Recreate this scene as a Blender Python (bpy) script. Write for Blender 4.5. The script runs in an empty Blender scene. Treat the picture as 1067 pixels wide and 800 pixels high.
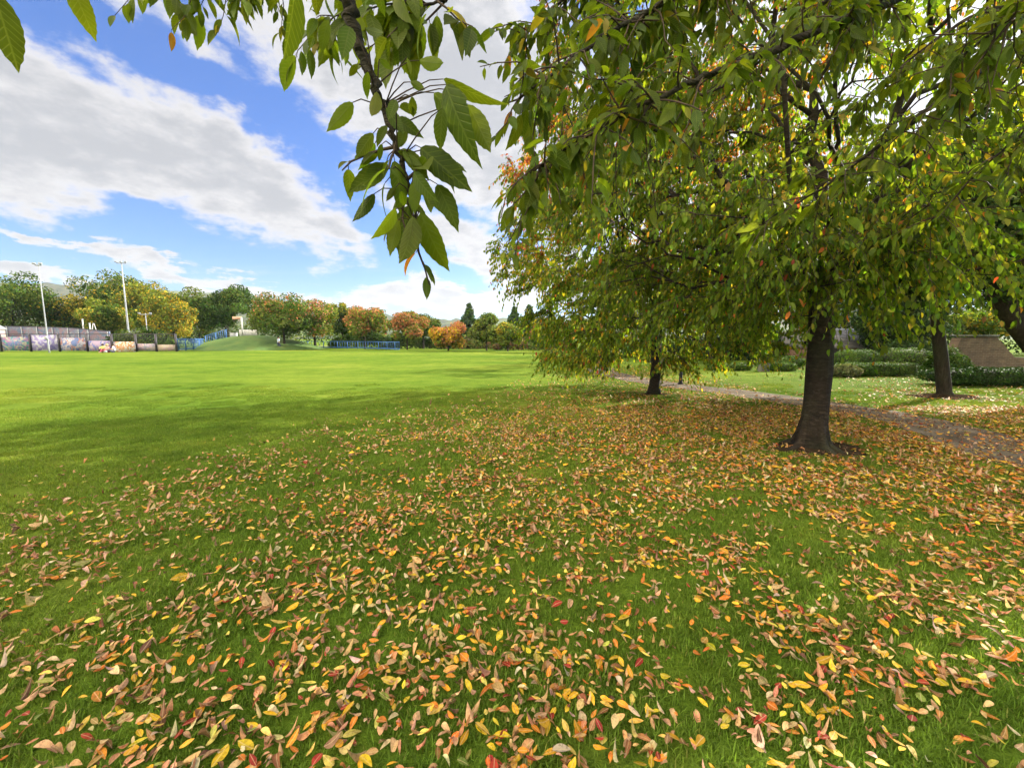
import bpy, math
import numpy as np
from mathutils import Vector
R = math.radians
C = bpy.context.scene.collection
sc = bpy.context.scene

# ------------------------------------------------------------------ camera geometry
F = 430.0; PITCH = R(6.37); EYE = 1.6
cp, sp = math.cos(PITCH), math.sin(PITCH)
def ray(px, py):
    cx = (px - 533.5) / F; cy = (400 - py) / F
    return np.array([cx, cp + cy*sp, -sp + cy*cp])
def P(px, py, Y):
    d = ray(px, py); d = d * (Y / d[1])
    return np.array([d[0], Y, EYE + d[2]])
def G(px, py, z=0.0):
    d = ray(px, py); t = (z - EYE) / d[2]
    return np.array([d[0]*t, d[1]*t, z])

SUN_AZ = R(56)      # measured from +Y towards +X
SUN_EL = R(28)
SUN = np.array([math.sin(SUN_AZ)*math.cos(SUN_EL), math.cos(SUN_AZ)*math.cos(SUN_EL), math.sin(SUN_EL)])

# ------------------------------------------------------------------ helpers
def nrm(v):
    v = np.asarray(v, float)
    return v / np.maximum(np.linalg.norm(v, axis=-1, keepdims=True), 1e-9)

def tag(o, label=None, cat=None, group=None, kind=None):
    if label: o['label'] = label
    if cat: o['category'] = cat
    if group: o['group'] = group
    if kind: o['kind'] = kind
    return o

def empty(name, loc, label, cat, group=None, rz=0):
    o = bpy.data.objects.new(name, None); C.objects.link(o)
    o.location = tuple(float(a) for a in loc); o.rotation_euler = (0, 0, rz)
    o.empty_display_size = .2
    return tag(o, label, cat, group)

def link(name, me, mat=None, parent=None, world=True):
    o = bpy.data.objects.new(name, me); C.objects.link(o)
    if mat:
        for m in (mat if isinstance(mat, (list, tuple)) else [mat]): me.materials.append(m)
    if parent:
        o.parent = parent
        if world:      # the mesh is given in world coordinates: shift it to the parent's base
            me.transform(__import__('mathutils').Matrix.Translation(-Vector(parent_base(parent))))
    return o
def parent_base(p):
    v = Vector((0, 0, 0))
    while p is not None:
        v += p.location; p = p.parent
    return v

def mesh_np(name, V, faces, mat, parent=None, col=None, uv=None, smooth=False, world=True):
    """faces: list of int arrays (n, k) of one k each."""
    V = np.asarray(V, np.float32)
    me = bpy.data.meshes.new(name)
    loops = np.concatenate([np.asarray(f, np.int32).ravel() for f in faces])
    sizes = np.concatenate([np.full(len(f), np.asarray(f).shape[1], np.int32) for f in faces])
    starts = np.concatenate([[0], np.cumsum(sizes)[:-1]]).astype(np.int32)
    me.vertices.add(len(V)); me.vertices.foreach_set('co', V.ravel())
    me.loops.add(len(loops)); me.loops.foreach_set('vertex_index', loops)
    me.polygons.add(len(sizes)); me.polygons.foreach_set('loop_start', starts)
    try: me.polygons.foreach_set('loop_total', sizes)
    except Exception: pass
    if smooth: me.polygons.foreach_set('use_smooth', np.ones(len(sizes), bool))
    me.update(calc_edges=True)
    if col is not None:
        a = me.color_attributes.new('Col', 'FLOAT_COLOR', 'POINT')
        c4 = np.ones((len(V), 4), np.float32); c4[:, :3] = col
        a.data.foreach_set('color', c4.ravel())
    if uv is not None:
        u = me.uv_layers.new(name='UVMap')
        u.data.foreach_set('uv', np.asarray(uv, np.float32)[loops].ravel())
    return link(name, me, mat, parent, world)

class MB:
    """collects simple solids into one mesh"""
    def __init__(s): s.V = []; s.Q = []; s.T = []; s.n = 0
    def add(s, V, Q=None, T=None):
        V = np.asarray(V, float); s.V.append(V)
        if Q is not None and len(Q): s.Q.append(np.asarray(Q) + s.n)
        if T is not None and len(T): s.T.append(np.asarray(T) + s.n)
        s.n += len(V)
    def box(s, c, d, rz=0, tilt=0, taper=1.0):
        x, y, z = np.array(d)/2
        v = np.array([[sx*x, sy*y, sz*z] for sz in (-1, 1) for sx, sy in ((-1,-1),(1,-1),(1,1),(-1,1))], float)
        v[4:, :2] *= taper
        if tilt:
            ct, st = math.cos(tilt), math.sin(tilt)
            v = np.stack([v[:,0]*ct+v[:,2]*st, v[:,1], -v[:,0]*st+v[:,2]*ct], 1)
        ca, sa = math.cos(rz), math.sin(rz)
        v = np.stack([v[:,0]*ca-v[:,1]*sa, v[:,0]*sa+v[:,1]*ca, v[:,2]], 1) + np.array(c, float)
        s.add(v, [[0,3,2,1],[4,5,6,7],[0,1,5,4],[1,2,6,5],[2,3,7,6],[3,0,4,7]])
        return s
    def tube(s, pts, r, n=8, cap=True, rough=0, rng=None):
        pts = np.asarray(pts, float); r = np.broadcast_to(np.asarray(r, float), (len(pts),))
        tan = nrm(np.gradient(pts, axis=0))
        ref = np.array([1, 0, 0.]) if abs(tan[0, 0]) < .8 else np.array([0, 1., 0])
        a = np.zeros_like(pts)
        u = nrm(np.cross(tan[0], ref))
        for i in range(len(pts)):
            u = u - tan[i]*np.dot(u, tan[i]); u = u/max(np.linalg.norm(u), 1e-9); a[i] = u
        b = np.cross(tan, a)
        th = np.arange(n)*2*math.pi/n
        rr = r[:, None]*np.ones((len(pts), n))
        if rough and rng is not None: rr = rr*(1+rng.normal(0, rough, rr.shape))
        V = pts[:, None, :] + rr[:, :, None]*(np.cos(th)[None, :, None]*a[:, None, :] + np.sin(th)[None, :, None]*b[:, None, :])
        m = len(pts); i = np.arange(m-1)[:, None]*n; j = np.arange(n)[None, :]; k = (j+1) % n
        Q = np.stack([i+j, i+k, i+n+k, i+n+j], -1).reshape(-1, 4)
        V = V.reshape(-1, 3); T = []
        if cap:
            V = np.vstack([V, pts[0], pts[-1]])
            for q in range(n):
                T.append([(q+1) % n, q, m*n]); T.append([(m-1)*n+q, (m-1)*n+(q+1) % n, m*n+1])
        s.add(V, Q, T); return s
    def build(s, name, mat, parent=None, smooth=False, col=None):
        fs = []
        if s.Q: fs.append(np.vstack(s.Q))
        if s.T: fs.append(np.vstack(s.T))
        return mesh_np(name, np.vstack(s.V), fs, mat, parent, smooth=smooth, col=col)

# ------------------------------------------------------------------ materials
def newmat(name):
    m = bpy.data.materials.new(name); m.use_nodes = True
    nt = m.node_tree; nt.nodes.clear()
    out = nt.nodes.new('ShaderNodeOutputMaterial')
    return m, nt, out
def N(nt, t, **kw):
    n = nt.nodes.new(t)
    for k, v in kw.items():
        if k.startswith('i_'): n.inputs[k[2:].replace('_', ' ')].default_value = v
        else: setattr(n, k, v)
    return n
def ramp(nt, fac, stops, interp='LINEAR'):
    r = nt.nodes.new('ShaderNodeValToRGB'); r.color_ramp.interpolation = interp
    e = r.color_ramp.elements
    while len(e) < len(stops): e.new(.5)
    for i, (p, c) in enumerate(stops):
        e[i].position = p; e[i].color = (*c, 1) if len(c) == 3 else c
    nt.links.new(fac, r.inputs[0]); return r.outputs[0]
def noise(nt, scale, detail=4, rough=.55, coord=None, dist=0, sx=None):
    n = N(nt, 'ShaderNodeTexNoise'); n.inputs['Scale'].default_value = scale
    n.inputs['Detail'].default_value = detail; n.inputs['Roughness'].default_value = rough
    n.inputs['Distortion'].default_value = dist
    if coord is None:
        tc = N(nt, 'ShaderNodeTexCoord'); coord = tc.outputs['Object']
    if sx:
        mp = N(nt, 'ShaderNodeMapping'); mp.inputs['Scale'].default_value = sx
        nt.links.new(coord, mp.inputs[0]); coord = mp.outputs[0]
    nt.links.new(coord, n.inputs['Vector']); return n
def mixc(nt, fac, a, b, mode='MIX'):
    m = N(nt, 'ShaderNodeMix', data_type='RGBA', blend_type=mode)
    for s, v in ((m.inputs[0], fac), (m.inputs[6], a), (m.inputs[7], b)):
        if hasattr(v, 'is_linked') or hasattr(v, 'links'): nt.links.new(v, s)
        elif isinstance(v, (int, float)): s.default_value = v
        else: s.default_value = (*v, 1)
    return m.outputs[2]
def simple(name, stops, scale=3, rough=.8, bump=.3, bscale=None, spec=.3, detail=5, sx=None, metal=0, dist=0, bdist=.02):
    m, nt, out = newmat(name)
    b = N(nt, 'ShaderNodeBsdfPrincipled'); b.inputs['Roughness'].default_value = rough
    b.inputs['Specular IOR Level'].default_value = spec; b.inputs['Metallic'].default_value = metal
    n = noise(nt, scale, detail, sx=sx, dist=dist)
    nt.links.new(ramp(nt, n.outputs[0], stops), b.inputs['Base Color'])
    if bump:
        n2 = noise(nt, bscale or scale*4, 5, sx=sx)
        bp = N(nt, 'ShaderNodeBump'); bp.inputs['Strength'].default_value = bump; bp.inputs['Distance'].default_value = bdist
        nt.links.new(n2.outputs[0], bp.inputs['Height']); nt.links.new(bp.outputs[0], b.inputs['Normal'])
    nt.links.new(b.outputs[0], out.inputs[0]); return m
def leafmat(name, trans=.45, rough=.5, veins=False, tmul=(1.9, 1.8, .5), spec=.35):
    m, nt, out = newmat(name)
    at = N(nt, 'ShaderNodeAttribute', attribute_name='Col'); col = at.outputs['Color']
    if veins:
        uv = N(nt, 'ShaderNodeUVMap'); sep = N(nt, 'ShaderNodeSeparateXYZ'); nt.links.new(uv.outputs[0], sep.inputs[0])
        ab = N(nt, 'ShaderNodeMath', operation='ABSOLUTE'); nt.links.new(sep.outputs[1], ab.inputs[0])
        mu = N(nt, 'ShaderNodeMath', operation='MULTIPLY_ADD'); mu.inputs[1].default_value = -1.1
        nt.links.new(ab.outputs[0], mu.inputs[0]); nt.links.new(sep.outputs[0], mu.inputs[2])
        m2 = N(nt, 'ShaderNodeMath', operation='MULTIPLY'); m2.inputs[1].default_value = 62
        nt.links.new(mu.outputs[0], m2.inputs[0])
        sn = N(nt, 'ShaderNodeMath', operation='SINE'); nt.links.new(m2.outputs[0], sn.inputs[0])
        pw = N(nt, 'ShaderNodeMapRange'); pw.inputs[1].default_value = .72; pw.inputs[2].default_value = 1
        nt.links.new(sn.outputs[0], pw.inputs[0])
        mid = N(nt, 'ShaderNodeMapRange'); mid.inputs[1].default_value = .016; mid.inputs[2].default_value = .006
        nt.links.new(ab.outputs[0], mid.inputs[0])
        mx = N(nt, 'ShaderNodeMath', operation='MAXIMUM'); nt.links.new(pw.outputs[0], mx.inputs[0]); nt.links.new(mid.outputs[0], mx.inputs[1])
        sc_ = N(nt, 'ShaderNodeMath', operation='MULTIPLY'); sc_.inputs[1].default_value = .45
        nt.links.new(mx.outputs[0], sc_.inputs[0])
        col = mixc(nt, sc_.outputs[0], col, (.15, .19, .04))
        nz = noise(nt, 60, 3)
        col = mixc(nt, .25, col, ramp(nt, nz.outputs[0], [(.3, (.3, .3, .3)), (.7, (1, 1, 1))]), 'MULTIPLY')
    b = N(nt, 'ShaderNodeBsdfPrincipled'); b.inputs['Roughness'].default_value = rough
    b.inputs['Specular IOR Level'].default_value = spec
    nt.links.new(col, b.inputs['Base Color'])
    if veins:
        bp = N(nt, 'ShaderNodeBump'); bp.inputs['Strength'].default_value = .5; bp.inputs['Distance'].default_value = .002
        nt.links.new(mx.outputs[0], bp.inputs['Height']); nt.links.new(bp.outputs[0], b.inputs['Normal'])
    t = N(nt, 'ShaderNodeBsdfTranslucent')
    nt.links.new(mixc(nt, 1.0, col, tmul, 'MULTIPLY'), t.inputs[0])
    s = N(nt, 'ShaderNodeMixShader'); s.inputs[0].default_value = trans
    nt.links.new(b.outputs[0], s.inputs[1]); nt.links.new(t.outputs[0], s.inputs[2])
    nt.links.new(s.outputs[0], out.inputs[0]); return m

M = {}
M['leaf'] = leafmat('cherry leaf', .58, .55, tmul=(2.1, 1.95, .5), spec=.2)
M['leaf_near'] = leafmat('cherry leaf close', .55, .5, veins=True, tmul=(2.1, 1.95, .5), spec=.22)
M['leaf_dark'] = leafmat('evergreen leaf', .15, .6, tmul=(1.2, 1.3, .5), spec=.04)
M['leaf_far'] = leafmat('distant leaf', .3, .7, tmul=(1.3, 1.3, .5), spec=.08)
M['litter'] = leafmat('fallen leaf', .22, .6, tmul=(1.1, 1, .8), spec=.16)
nt = M['litter'].node_tree       # spots, dull patches and a paler midrib on every fallen leaf
at = [n for n in nt.nodes if n.type == 'ATTRIBUTE'][0]; tg = [l.to_socket for l in at.outputs['Color'].links]
na_ = noise(nt, 70, 5, .65); nb_ = noise(nt, 220, 3, .6)
cc_ = mixc(nt, .75, at.outputs['Color'], ramp(nt, na_.outputs[0], [(.32, (.38, .30, .24)), (.52, (1, 1, 1)), (.72, (1.25, 1.2, 1.1))]), 'MULTIPLY')
cc_ = mixc(nt, .5, cc_, ramp(nt, nb_.outputs[0], [(.30, (.4, .33, .25)), (.45, (1, 1, 1))]), 'MULTIPLY')
uv_ = N(nt, 'ShaderNodeUVMap'); sx_ = N(nt, 'ShaderNodeSeparateXYZ'); nt.links.new(uv_.outputs[0], sx_.inputs[0]); ab_ = N(nt, 'ShaderNodeMath', operation='ABSOLUTE'); nt.links.new(sx_.outputs[1], ab_.inputs[0])
mr_ = N(nt, 'ShaderNodeMapRange'); mr_.inputs[1].default_value = .03; mr_.inputs[2].default_value = .0; mr_.inputs[4].default_value = .5; nt.links.new(ab_.outputs[0], mr_.inputs[0])
cc_ = mixc(nt, mr_.outputs[0], cc_, (.55, .42, .25))
for q_ in tg: nt.links.new(cc_, q_)
M['blade'] = leafmat('grass blade', .38, .45, tmul=(1.3, 1.3, .5))

def bark(name, c0, c1, c2, lent=True):
    m, nt, out = newmat(name)
    b = N(nt, 'ShaderNodeBsdfPrincipled'); b.inputs['Roughness'].default_value = .85; b.inputs['Specular IOR Level'].default_value = .25
    n1 = noise(nt, 9, 6, .65, sx=(1, 1, 2.6) if lent else (2, 2, .35), dist=.6)
    n2 = noise(nt, 30, 4, .6, sx=(.5, .5, 3.5) if lent else (3, 3, .4))
    n3 = noise(nt, 1.6, 3)
    c = ramp(nt, n1.outputs[0], [(.3, c0), (.52, c1), (.72, c2)])
    c = mixc(nt, ramp(nt, n3.outputs[0], [(.45, (0, 0, 0)), (.7, (.55, .55, .55))]), c, (.035, .042, .018))
    nt.links.new(c, b.inputs['Base Color'])
    ad = N(nt, 'ShaderNodeMath', operation='ADD'); nt.links.new(n1.outputs[0], ad.inputs[0]); nt.links.new(n2.outputs[0], ad.inputs[1])
    bp = N(nt, 'ShaderNodeBump'); bp.inputs['Strength'].default_value = .9; bp.inputs['Distance'].default_value = .03
    nt.links.new(ad.outputs[0], bp.inputs['Height']); nt.links.new(bp.outputs[0], b.inputs['Normal'])
    nt.links.new(b.outputs[0], out.inputs[0]); return m
M['bark'] = bark('cherry bark', (.008, .006, .004), (.024, .017, .011), (.058, .045, .031))
M['bark_dark'] = bark('dark bark', (.008, .006, .004), (.026, .020, .013), (.055, .045, .032), False)
M['twig'] = simple('twig', [(.3, (.025, .016, .01)), (.7, (.07, .045, .028))], 20, bump=.2)

# ------------------------------------------------------------------ leaf batches
def template(st, hw, droop_pow=2):
    """stations along x (0..1) and half widths; returns V (x,y), faces"""
    V = [(0, 0)]
    idx = []
    for x, w in zip(st, hw):
        idx.append((len(V), len(V)+1, len(V)+2)); V += [(x, -w), (x, 0), (x, w)]
    tip = len(V); V.append((1, 0))
    T = []; Q = []
    a = idx[0]; T += [(0, a[0], a[1]), (0, a[1], a[2])]
    for p, q in zip(idx[:-1], idx[1:]): Q += [(p[0], q[0], q[1], p[1]), (p[1], q[1], q[2], p[2])]
    z = idx[-1]; T += [(z[0], tip, z[1]), (z[1], tip, z[2])]
    return np.array(V, float), np.array(T), np.array(Q) if Q else None
T_SIMPLE = template([.45], [.24])
T_MID = template([.3, .68], [.22, .19])
xs = np.linspace(.05, .95, 15)
hw = .205*np.sin(np.pi*np.clip(xs, 0, 1)**.85)**.8*(1-.25*xs)
hw = hw*(1-.0) + .0055*np.array([(-1)**i for i in range(len(xs))])
hw[-1] = .022; hw[-2] = .045
T_NEAR = template(list(xs), list(np.maximum(hw, .012)))

def leaves(pos, d, n, size, curl, fold, T, wid=1.0, twist=None):
    """returns V, faces, uv ; pos,d,n (k,3); size,curl,fold (k,)"""
    TV, TT, TQ = T
    k = len(pos); d = nrm(d); n = n - d*np.sum(n*d, 1, keepdims=True); n = nrm(n); s = np.cross(d, n)
    x = TV[:, 0][None, :]; y = TV[:, 1][None, :]*(np.asarray(wid)[:, None] if np.ndim(wid) else wid)
    z = -curl[:, None]*x**2 + fold[:, None]*np.abs(y)
    xx = x*(1-.25*np.minimum(np.abs(curl), 1.5)[:, None]*x)
    if twist is not None:
        ty = twist[:, None]*x; y, z = y*np.cos(ty)-z*0, z + y*np.sin(ty)
    V = pos[:, None, :] + size[:, None, None]*(xx[..., None]*d[:, None, :] + y[..., None]*s[:, None, :] + z[..., None]*n[:, None, :])
    m = len(TV); off = (np.arange(k)*m)[:, None, None]
    fs = [(TT[None]+off).reshape(-1, 3)]
    if TQ is not None: fs.append((TQ[None]+off).reshape(-1, 4))
    return V.reshape(-1, 3), fs, np.tile(TV, (k, 1))

def leaf_obj(name, pos, d, n, size, col, T, mat, parent, rng, curl=(.1, .5), fold=(.0, .5), wid=1.0, world=True, twist=0):
    k = len(pos)
    tw = rng.normal(0, twist, k) if twist else None
    V, fs, uv = leaves(pos, d, n, size, rng.uniform(*curl, k), rng.uniform(*fold, k), T, wid, tw)
    c = np.repeat(col, len(T[0]), axis=0)
    return mesh_np(name, V, fs, mat, parent, col=c, uv=uv, smooth=True, world=world)

def pick(rng, k, palette, jitter=.12):
    """palette: list of (weight, (r,g,b)); weights scalar or arrays (k,)"""
    W = np.stack([np.broadcast_to(np.asarray(w, float), (k,)) for w, c in palette], 1); W = W/W.sum(1, keepdims=True)
    i = (rng.random(k)[:, None] > np.cumsum(W, 1)).sum(1).clip(0, len(palette)-1)
    c = np.array([c for w, c in palette])[i]
    c = c*np.exp(rng.normal(0, jitter, (k, 1)))*np.exp(rng.normal(0, jitter*.5, (k, 3)))
    return c

# ------------------------------------------------------------------ branching skeleton
def skeleton(trunk, targets, rng, step=.35, lift=.12, first=3, back=.35):
    pos = [np.array(p, float) for p in trunk]; par = [-1]+list(range(len(trunk)-1)); plen = [0.]
    for i in range(1, len(pos)): plen.append(plen[-1]+np.linalg.norm(pos[i]-pos[i-1]))
    o = pos[-1]; order = np.argsort(np.linalg.norm(targets-o, axis=1))
    tips = []
    for q in order:
        t = targets[q]; A = np.array(pos[first:]); L = np.array(plen[first:])
        D = np.linalg.norm(A-t, axis=1)
        cost = D + back*(L-L[0]) + .5*np.maximum(0, A[:, 2]-t[2])
        i = int(np.argmin(cost))+first
        p = pos[i]; pd = nrm(p-pos[par[i]]) if par[i] >= 0 else np.array([0, 0, 1.])
        dist = np.linalg.norm(t-p); c = p + pd*dist*.35 + np.array([0, 0, lift*dist])
        m = max(1, int(dist/step)); prev = i
        for s in range(1, m+1):
            u = s/m; x = (1-u)**2*p + 2*u*(1-u)*c + u*u*t
            if s < m: x = x + rng.normal(0, .03*dist/m+.012, 3)
            pos.append(x); par.append(prev); plen.append(plen[prev]+np.linalg.norm(x-pos[prev])); prev = len(pos)-1
        tips.append(prev)
    pos = np.array(pos); par = np.array(par); cnt = np.zeros(len(pos)); cnt[tips] += 1
    for i in range(len(pos)-1, 0, -1): cnt[par[i]] += cnt[i]
    return pos, par, cnt, tips
def skel_mesh(mb, pos, par, rad, ntr, rng, n_thick=9, rmin=.0, trunk_n=None):
    kids = {}
    for i in range(1, len(pos)): kids.setdefault(par[i], []).append(i)
    starts = [(0, None)]
    while starts:
        s, p0 = starts.pop()
        chain = [] if p0 is None else [p0]
        i = s
        while True:
            chain.append(i); ks = kids.get(i, [])
            if not ks: break
            ks = sorted(ks, key=lambda k: -rad[k] - (100 if k < ntr else 0))
            for k in ks[1:]:
                if rad[k] >= rmin: starts.append((k, i))
            if rad[ks[0]] < rmin: break
            i = ks[0]
        if len(chain) < 2: continue
        r = rad[chain].copy()
        if p0 is not None: r[0] = r[1]
        n = 5 if r.max() < .012 else (7 if r.max() < .05 else n_thick)
        if p0 is None and trunk_n: n = trunk_n
        mb.tube(pos[chain], r, n, cap=True, rough=.045 if r.max() > .03 else 0, rng=rng)

def twigs(pos, idx, dirs, rng, L=(.3, .7), droop=.7, nper=14, seg=5):
    """vectorised drooping twigs; returns polylines (k,seg,3), leaf positions and outward dirs"""
    k = len(idx); p0 = pos[idx]; L = rng.uniform(*L, k)
    t = np.linspace(0, 1, seg)[None, :, None]
    d = nrm(dirs)
    poly = p0[:, None, :] + L[:, None, None]*(t*d[:, None, :] + np.array([0, 0, -1.])*droop*t**2*rng.uniform(.5, 1.3, (k, 1, 1))
            + .12*np.sin(t*5+rng.random((k, 1, 1))*6)*t*nrm(rng.normal(0, 1, (k, 1, 3))))
    u = (np.arange(nper)+rng.random((k, nper)))/nper; u = .12+.88*u
    f = u*(seg-1); i0 = np.minimum(f.astype(int), seg-2); w = (f-i0)[..., None]
    rows = np.arange(k)[:, None]
    lp = poly[rows, i0]*(1-w)+poly[rows, i0+1]*w; tan = nrm(poly[rows, i0+1]-poly[rows, i0])
    return poly, lp.reshape(-1, 3), tan.reshape(-1, 3)
def twig_tubes(mb, poly, r0, r1, n=3):
    k, s, _ = poly.shape
    tan = nrm(np.gradient(poly, axis=1)); ref = np.broadcast_to(np.array([.3, .2, 1.]), tan.shape)
    a = nrm(np.cross(tan, ref)); b = np.cross(tan, a); r = np.linspace(r0, r1, s)[None, :, None, None]
    th = np.arange(n)*2*math.pi/n
    V = poly[:, :, None, :] + r*(np.cos(th)[None, None, :, None]*a[:, :, None, :]+np.sin(th)[None, None, :, None]*b[:, :, None, :])
    base = (np.arange(k)*s*n)[:, None, None]; i = (np.arange(s-1)*n)[None, :, None]; j = np.arange(n)[None, None, :]; q = (j+1) % n
    Q = np.stack([base+i+j, base+i+q, base+i+n+q, base+i+n+j], -1).reshape(-1, 4)
    mb.add(V.reshape(-1, 3), Q)

def ell_targets(rng, n, c, r, power=.5, zfun=None, keep=None):
    out = []
    while len(out) < n:
        v = nrm(rng.normal(0, 1, 3)); p = np.array(c)+np.array(r)*v*rng.random()**power
        if keep is None or keep(p): out.append(p)
    return np.array(out)

def droop_leaves(lp, tan, rng, size, down=1.0, spread=.7):
    k = len(lp)
    side = nrm(np.cross(tan, [0, 0, 1.]))*np.where(rng.random(k) < .5, 1, -1)[:, None]
    d = nrm(tan*.55 + side*spread*rng.uniform(.5, 1.2, (k, 1)) + np.array([0, 0, -down])*rng.uniform(.4, 1.4, (k, 1)) + rng.normal(0, .25, (k, 3)))
    n = nrm(np.array([0, 0, 1.]) + side*.5 + rng.normal(0, .45, (k, 3)))
    s = size*np.exp(rng.normal(0, .2, k))
    return lp + d*s[:, None]*.15, d, n, s

def cherry(name, label, base, forkz, c, r, ntarg, ntwig, nper, lsize, rtrunk, palette, rng, cat='tree', group=None, lean=(0, 0),
           T=T_MID, keep=None, mat='leaf', barkm='bark', droop=.7, L=(.3, .7), step=.35, down=1.0, power=.45, trunk_pts=None, shape=None):
    base = np.array(base, float)
    root = empty(name, base, label, cat, group)
    nt_ = 7
    tr = [base + np.array([lean[0]*t, lean[1]*t, -.05+(forkz+.05)*t]) + np.array([math.sin(t*4)*.03, math.cos(t*3)*.03-.03, 0]) for t in np.linspace(0, 1, nt_)] if trunk_pts is None else [np.array(p, float) for p in trunk_pts]
    # leader
    top = tr[-1]; ld = nrm(np.array([c[0], c[1], c[2]+r[2]*.6])-top)
    for q in range(1, 5): tr.append(top + ld*q*.5 + rng.normal(0, .05, 3))
    targ = ell_targets(rng, ntarg, c, r, power, keep=keep)
    if shape is not None: targ = shape(targ)
    pos, par, cnt, tips = skeleton(tr, targ, rng, step=step, first=len(tr)-6)
    ntr = len(tr)
    rad = .0045*np.maximum(cnt, 1)**.52
    k = rtrunk/rad[0]; rad = rad*np.where(np.arange(len(pos)) < ntr, k, 1)
    rad = np.maximum(rad, .004) if True else rad
    th = rad > .02
    rad = np.where((np.arange(len(pos)) >= ntr), np.minimum(rad*min(k, 1.6), rtrunk*.55), rad)
    hz = pos[:ntr, 2]-base[2]
    rad[:ntr] = rtrunk*np.clip(1.0-.055*hz, .3, 1)*(1+.5*np.exp(-np.maximum(hz, 0)/.16))
    rad[ntr-4:ntr] = rtrunk*np.array([.72, .58, .45, .34])
    # denser rings on the trunk
    mb = MB()
    skel_mesh(mb, pos, par, rad, ntr, rng, trunk_n=24)
    if rtrunk > .15:
        for a_ in rng.uniform(0, .6)+np.arange(6)*2*math.pi/6+rng.normal(0, .22, 6):
            u_ = np.array([math.cos(a_), math.sin(a_), 0]); ll = rng.uniform(.75, 1.25)
            mb.tube([base+u_*rtrunk*.72+[0, 0, .42*ll], base+u_*rtrunk*.88+[0, 0, .20*ll], base+u_*rtrunk*1.25+[0, 0, .06], base+u_*rtrunk*(1.6+.5*ll)+[0, 0, .0], base+u_*rtrunk*(2.1+.8*ll)+[0, 0, -.05]], [.03, .06, .065, .045, .02], 10, rough=.05, rng=rng)
        for _ in range(5):      # pruned stubs and knots
            a_ = rng.uniform(0, 6.28); z_k = rng.uniform(.7, forkz); u_ = np.array([math.cos(a_), math.sin(a_), .25]); rr_ = rtrunk*.88
            c_k = base+np.array([lean[0]*z_k/forkz, lean[1]*z_k/forkz, z_k]); mb.tube([c_k+u_*rr_*.7, c_k+u_*rr_, c_k+u_*(rr_+.025)], [.05, .038, .022], 9, rough=.1, rng=rng)
    tk = mb.build('trunk', M[barkm], root, smooth=True)
    # twigs
    cand = np.where((cnt <= 5) & (np.arange(len(pos)) >= ntr))[0]
    idx = rng.choice(cand, ntwig)
    cc = np.array([base[0], base[1], pos[ntr-1][2]])
    out = pos[idx]-cc; out[:, 2] *= .35
    par_d = nrm(pos[idx]-pos[par[idx]])
    dirs = nrm(nrm(out)*.6 + par_d*.5 + rng.normal(0, .6, (ntwig, 3)) + np.array([0, 0, .15]))
    poly, lp, tan = twigs(pos, idx, dirs, rng, L, droop, nper)
    tw = MB(); twig_tubes(tw, poly, .0045, .0015)
    tw.build('twigs', M['twig'], root)
    lp, d, n, s = droop_leaves(lp, tan, rng, lsize, down)
    col = palette(lp, rng)
    leaf_obj('crown', lp, d, n, s, col, T, M[mat], root, rng, twist=.5)
    return root

# ------------------------------------------------------------------ camera, render settings, sun
cam = bpy.data.cameras.new('camera'); co = bpy.data.objects.new('camera', cam); C.objects.link(co)
co.location = (0, 0, EYE); co.rotation_euler = (math.pi/2-PITCH, 0, 0)
cam.sensor_width = 36; cam.lens = 36*F/1067; cam.clip_start = .05; cam.clip_end = 6000
sc.camera = co
sc.view_settings.view_transform = 'Standard'; sc.view_settings.look = 'None'; sc.view_settings.gamma = 1
sc.view_settings.exposure = 1.75
sc.view_settings.use_curve_mapping = False
cy_ = sc.cycles
cy_.max_bounces = 7; cy_.diffuse_bounces = 3; cy_.glossy_bounces = 2; cy_.transmission_bounces = 4; cy_.transparent_max_bounces = 8; cy_.volume_bounces = 0
cy_.use_denoising = True; cy_.denoiser = 'OPENIMAGEDENOISE'
cy_.use_adaptive_sampling = True; cy_.adaptive_threshold = .02
cy_.sample_clamp_indirect = 6; cy_.caustics_reflective = False; cy_.caustics_refractive = False
sun = bpy.data.lights.new('sun', 'SUN'); sun.energy = 4.5; sun.angle = R(.53); sun.color = (1, .93, .80)
so = bpy.data.objects.new('sun', sun); C.objects.link(so); so.location = (20, 14, 20)
so.rotation_euler = Vector(-SUN).to_track_quat('-Z', 'Y').to_euler()

# ------------------------------------------------------------------ sky with clouds (directions only)
w = bpy.data.worlds.new('World'); sc.world = w; w.use_nodes = True
nt = w.node_tree; nt.nodes.clear()
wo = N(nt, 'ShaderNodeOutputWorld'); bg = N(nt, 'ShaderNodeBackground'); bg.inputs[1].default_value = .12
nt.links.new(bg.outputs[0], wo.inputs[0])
sky = N(nt, 'ShaderNodeTexSky', sky_type='NISHITA', sun_disc=False, sun_elevation=SUN_EL, sun_rotation=SUN_AZ,
        air_density=1.0, dust_density=.6, ozone_density=2.2)
tc = N(nt, 'ShaderNodeTexCoord'); D = tc.outputs['Generated']
def vmath(op, a, b=None, s=None):
    n = N(nt, 'ShaderNodeVectorMath', operation=op)
    for i, v in enumerate((a, b)):
        if v is None: continue
        if hasattr(v, 'links'): nt.links.new(v, n.inputs[i])
        else: n.inputs[i].default_value = tuple(float(q) for q in v)
    if s is not None: n.inputs['Scale'].default_value = s
    return n.outputs['Value'] if op in ('DOT_PRODUCT', 'LENGTH') else n.outputs[0]
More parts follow.
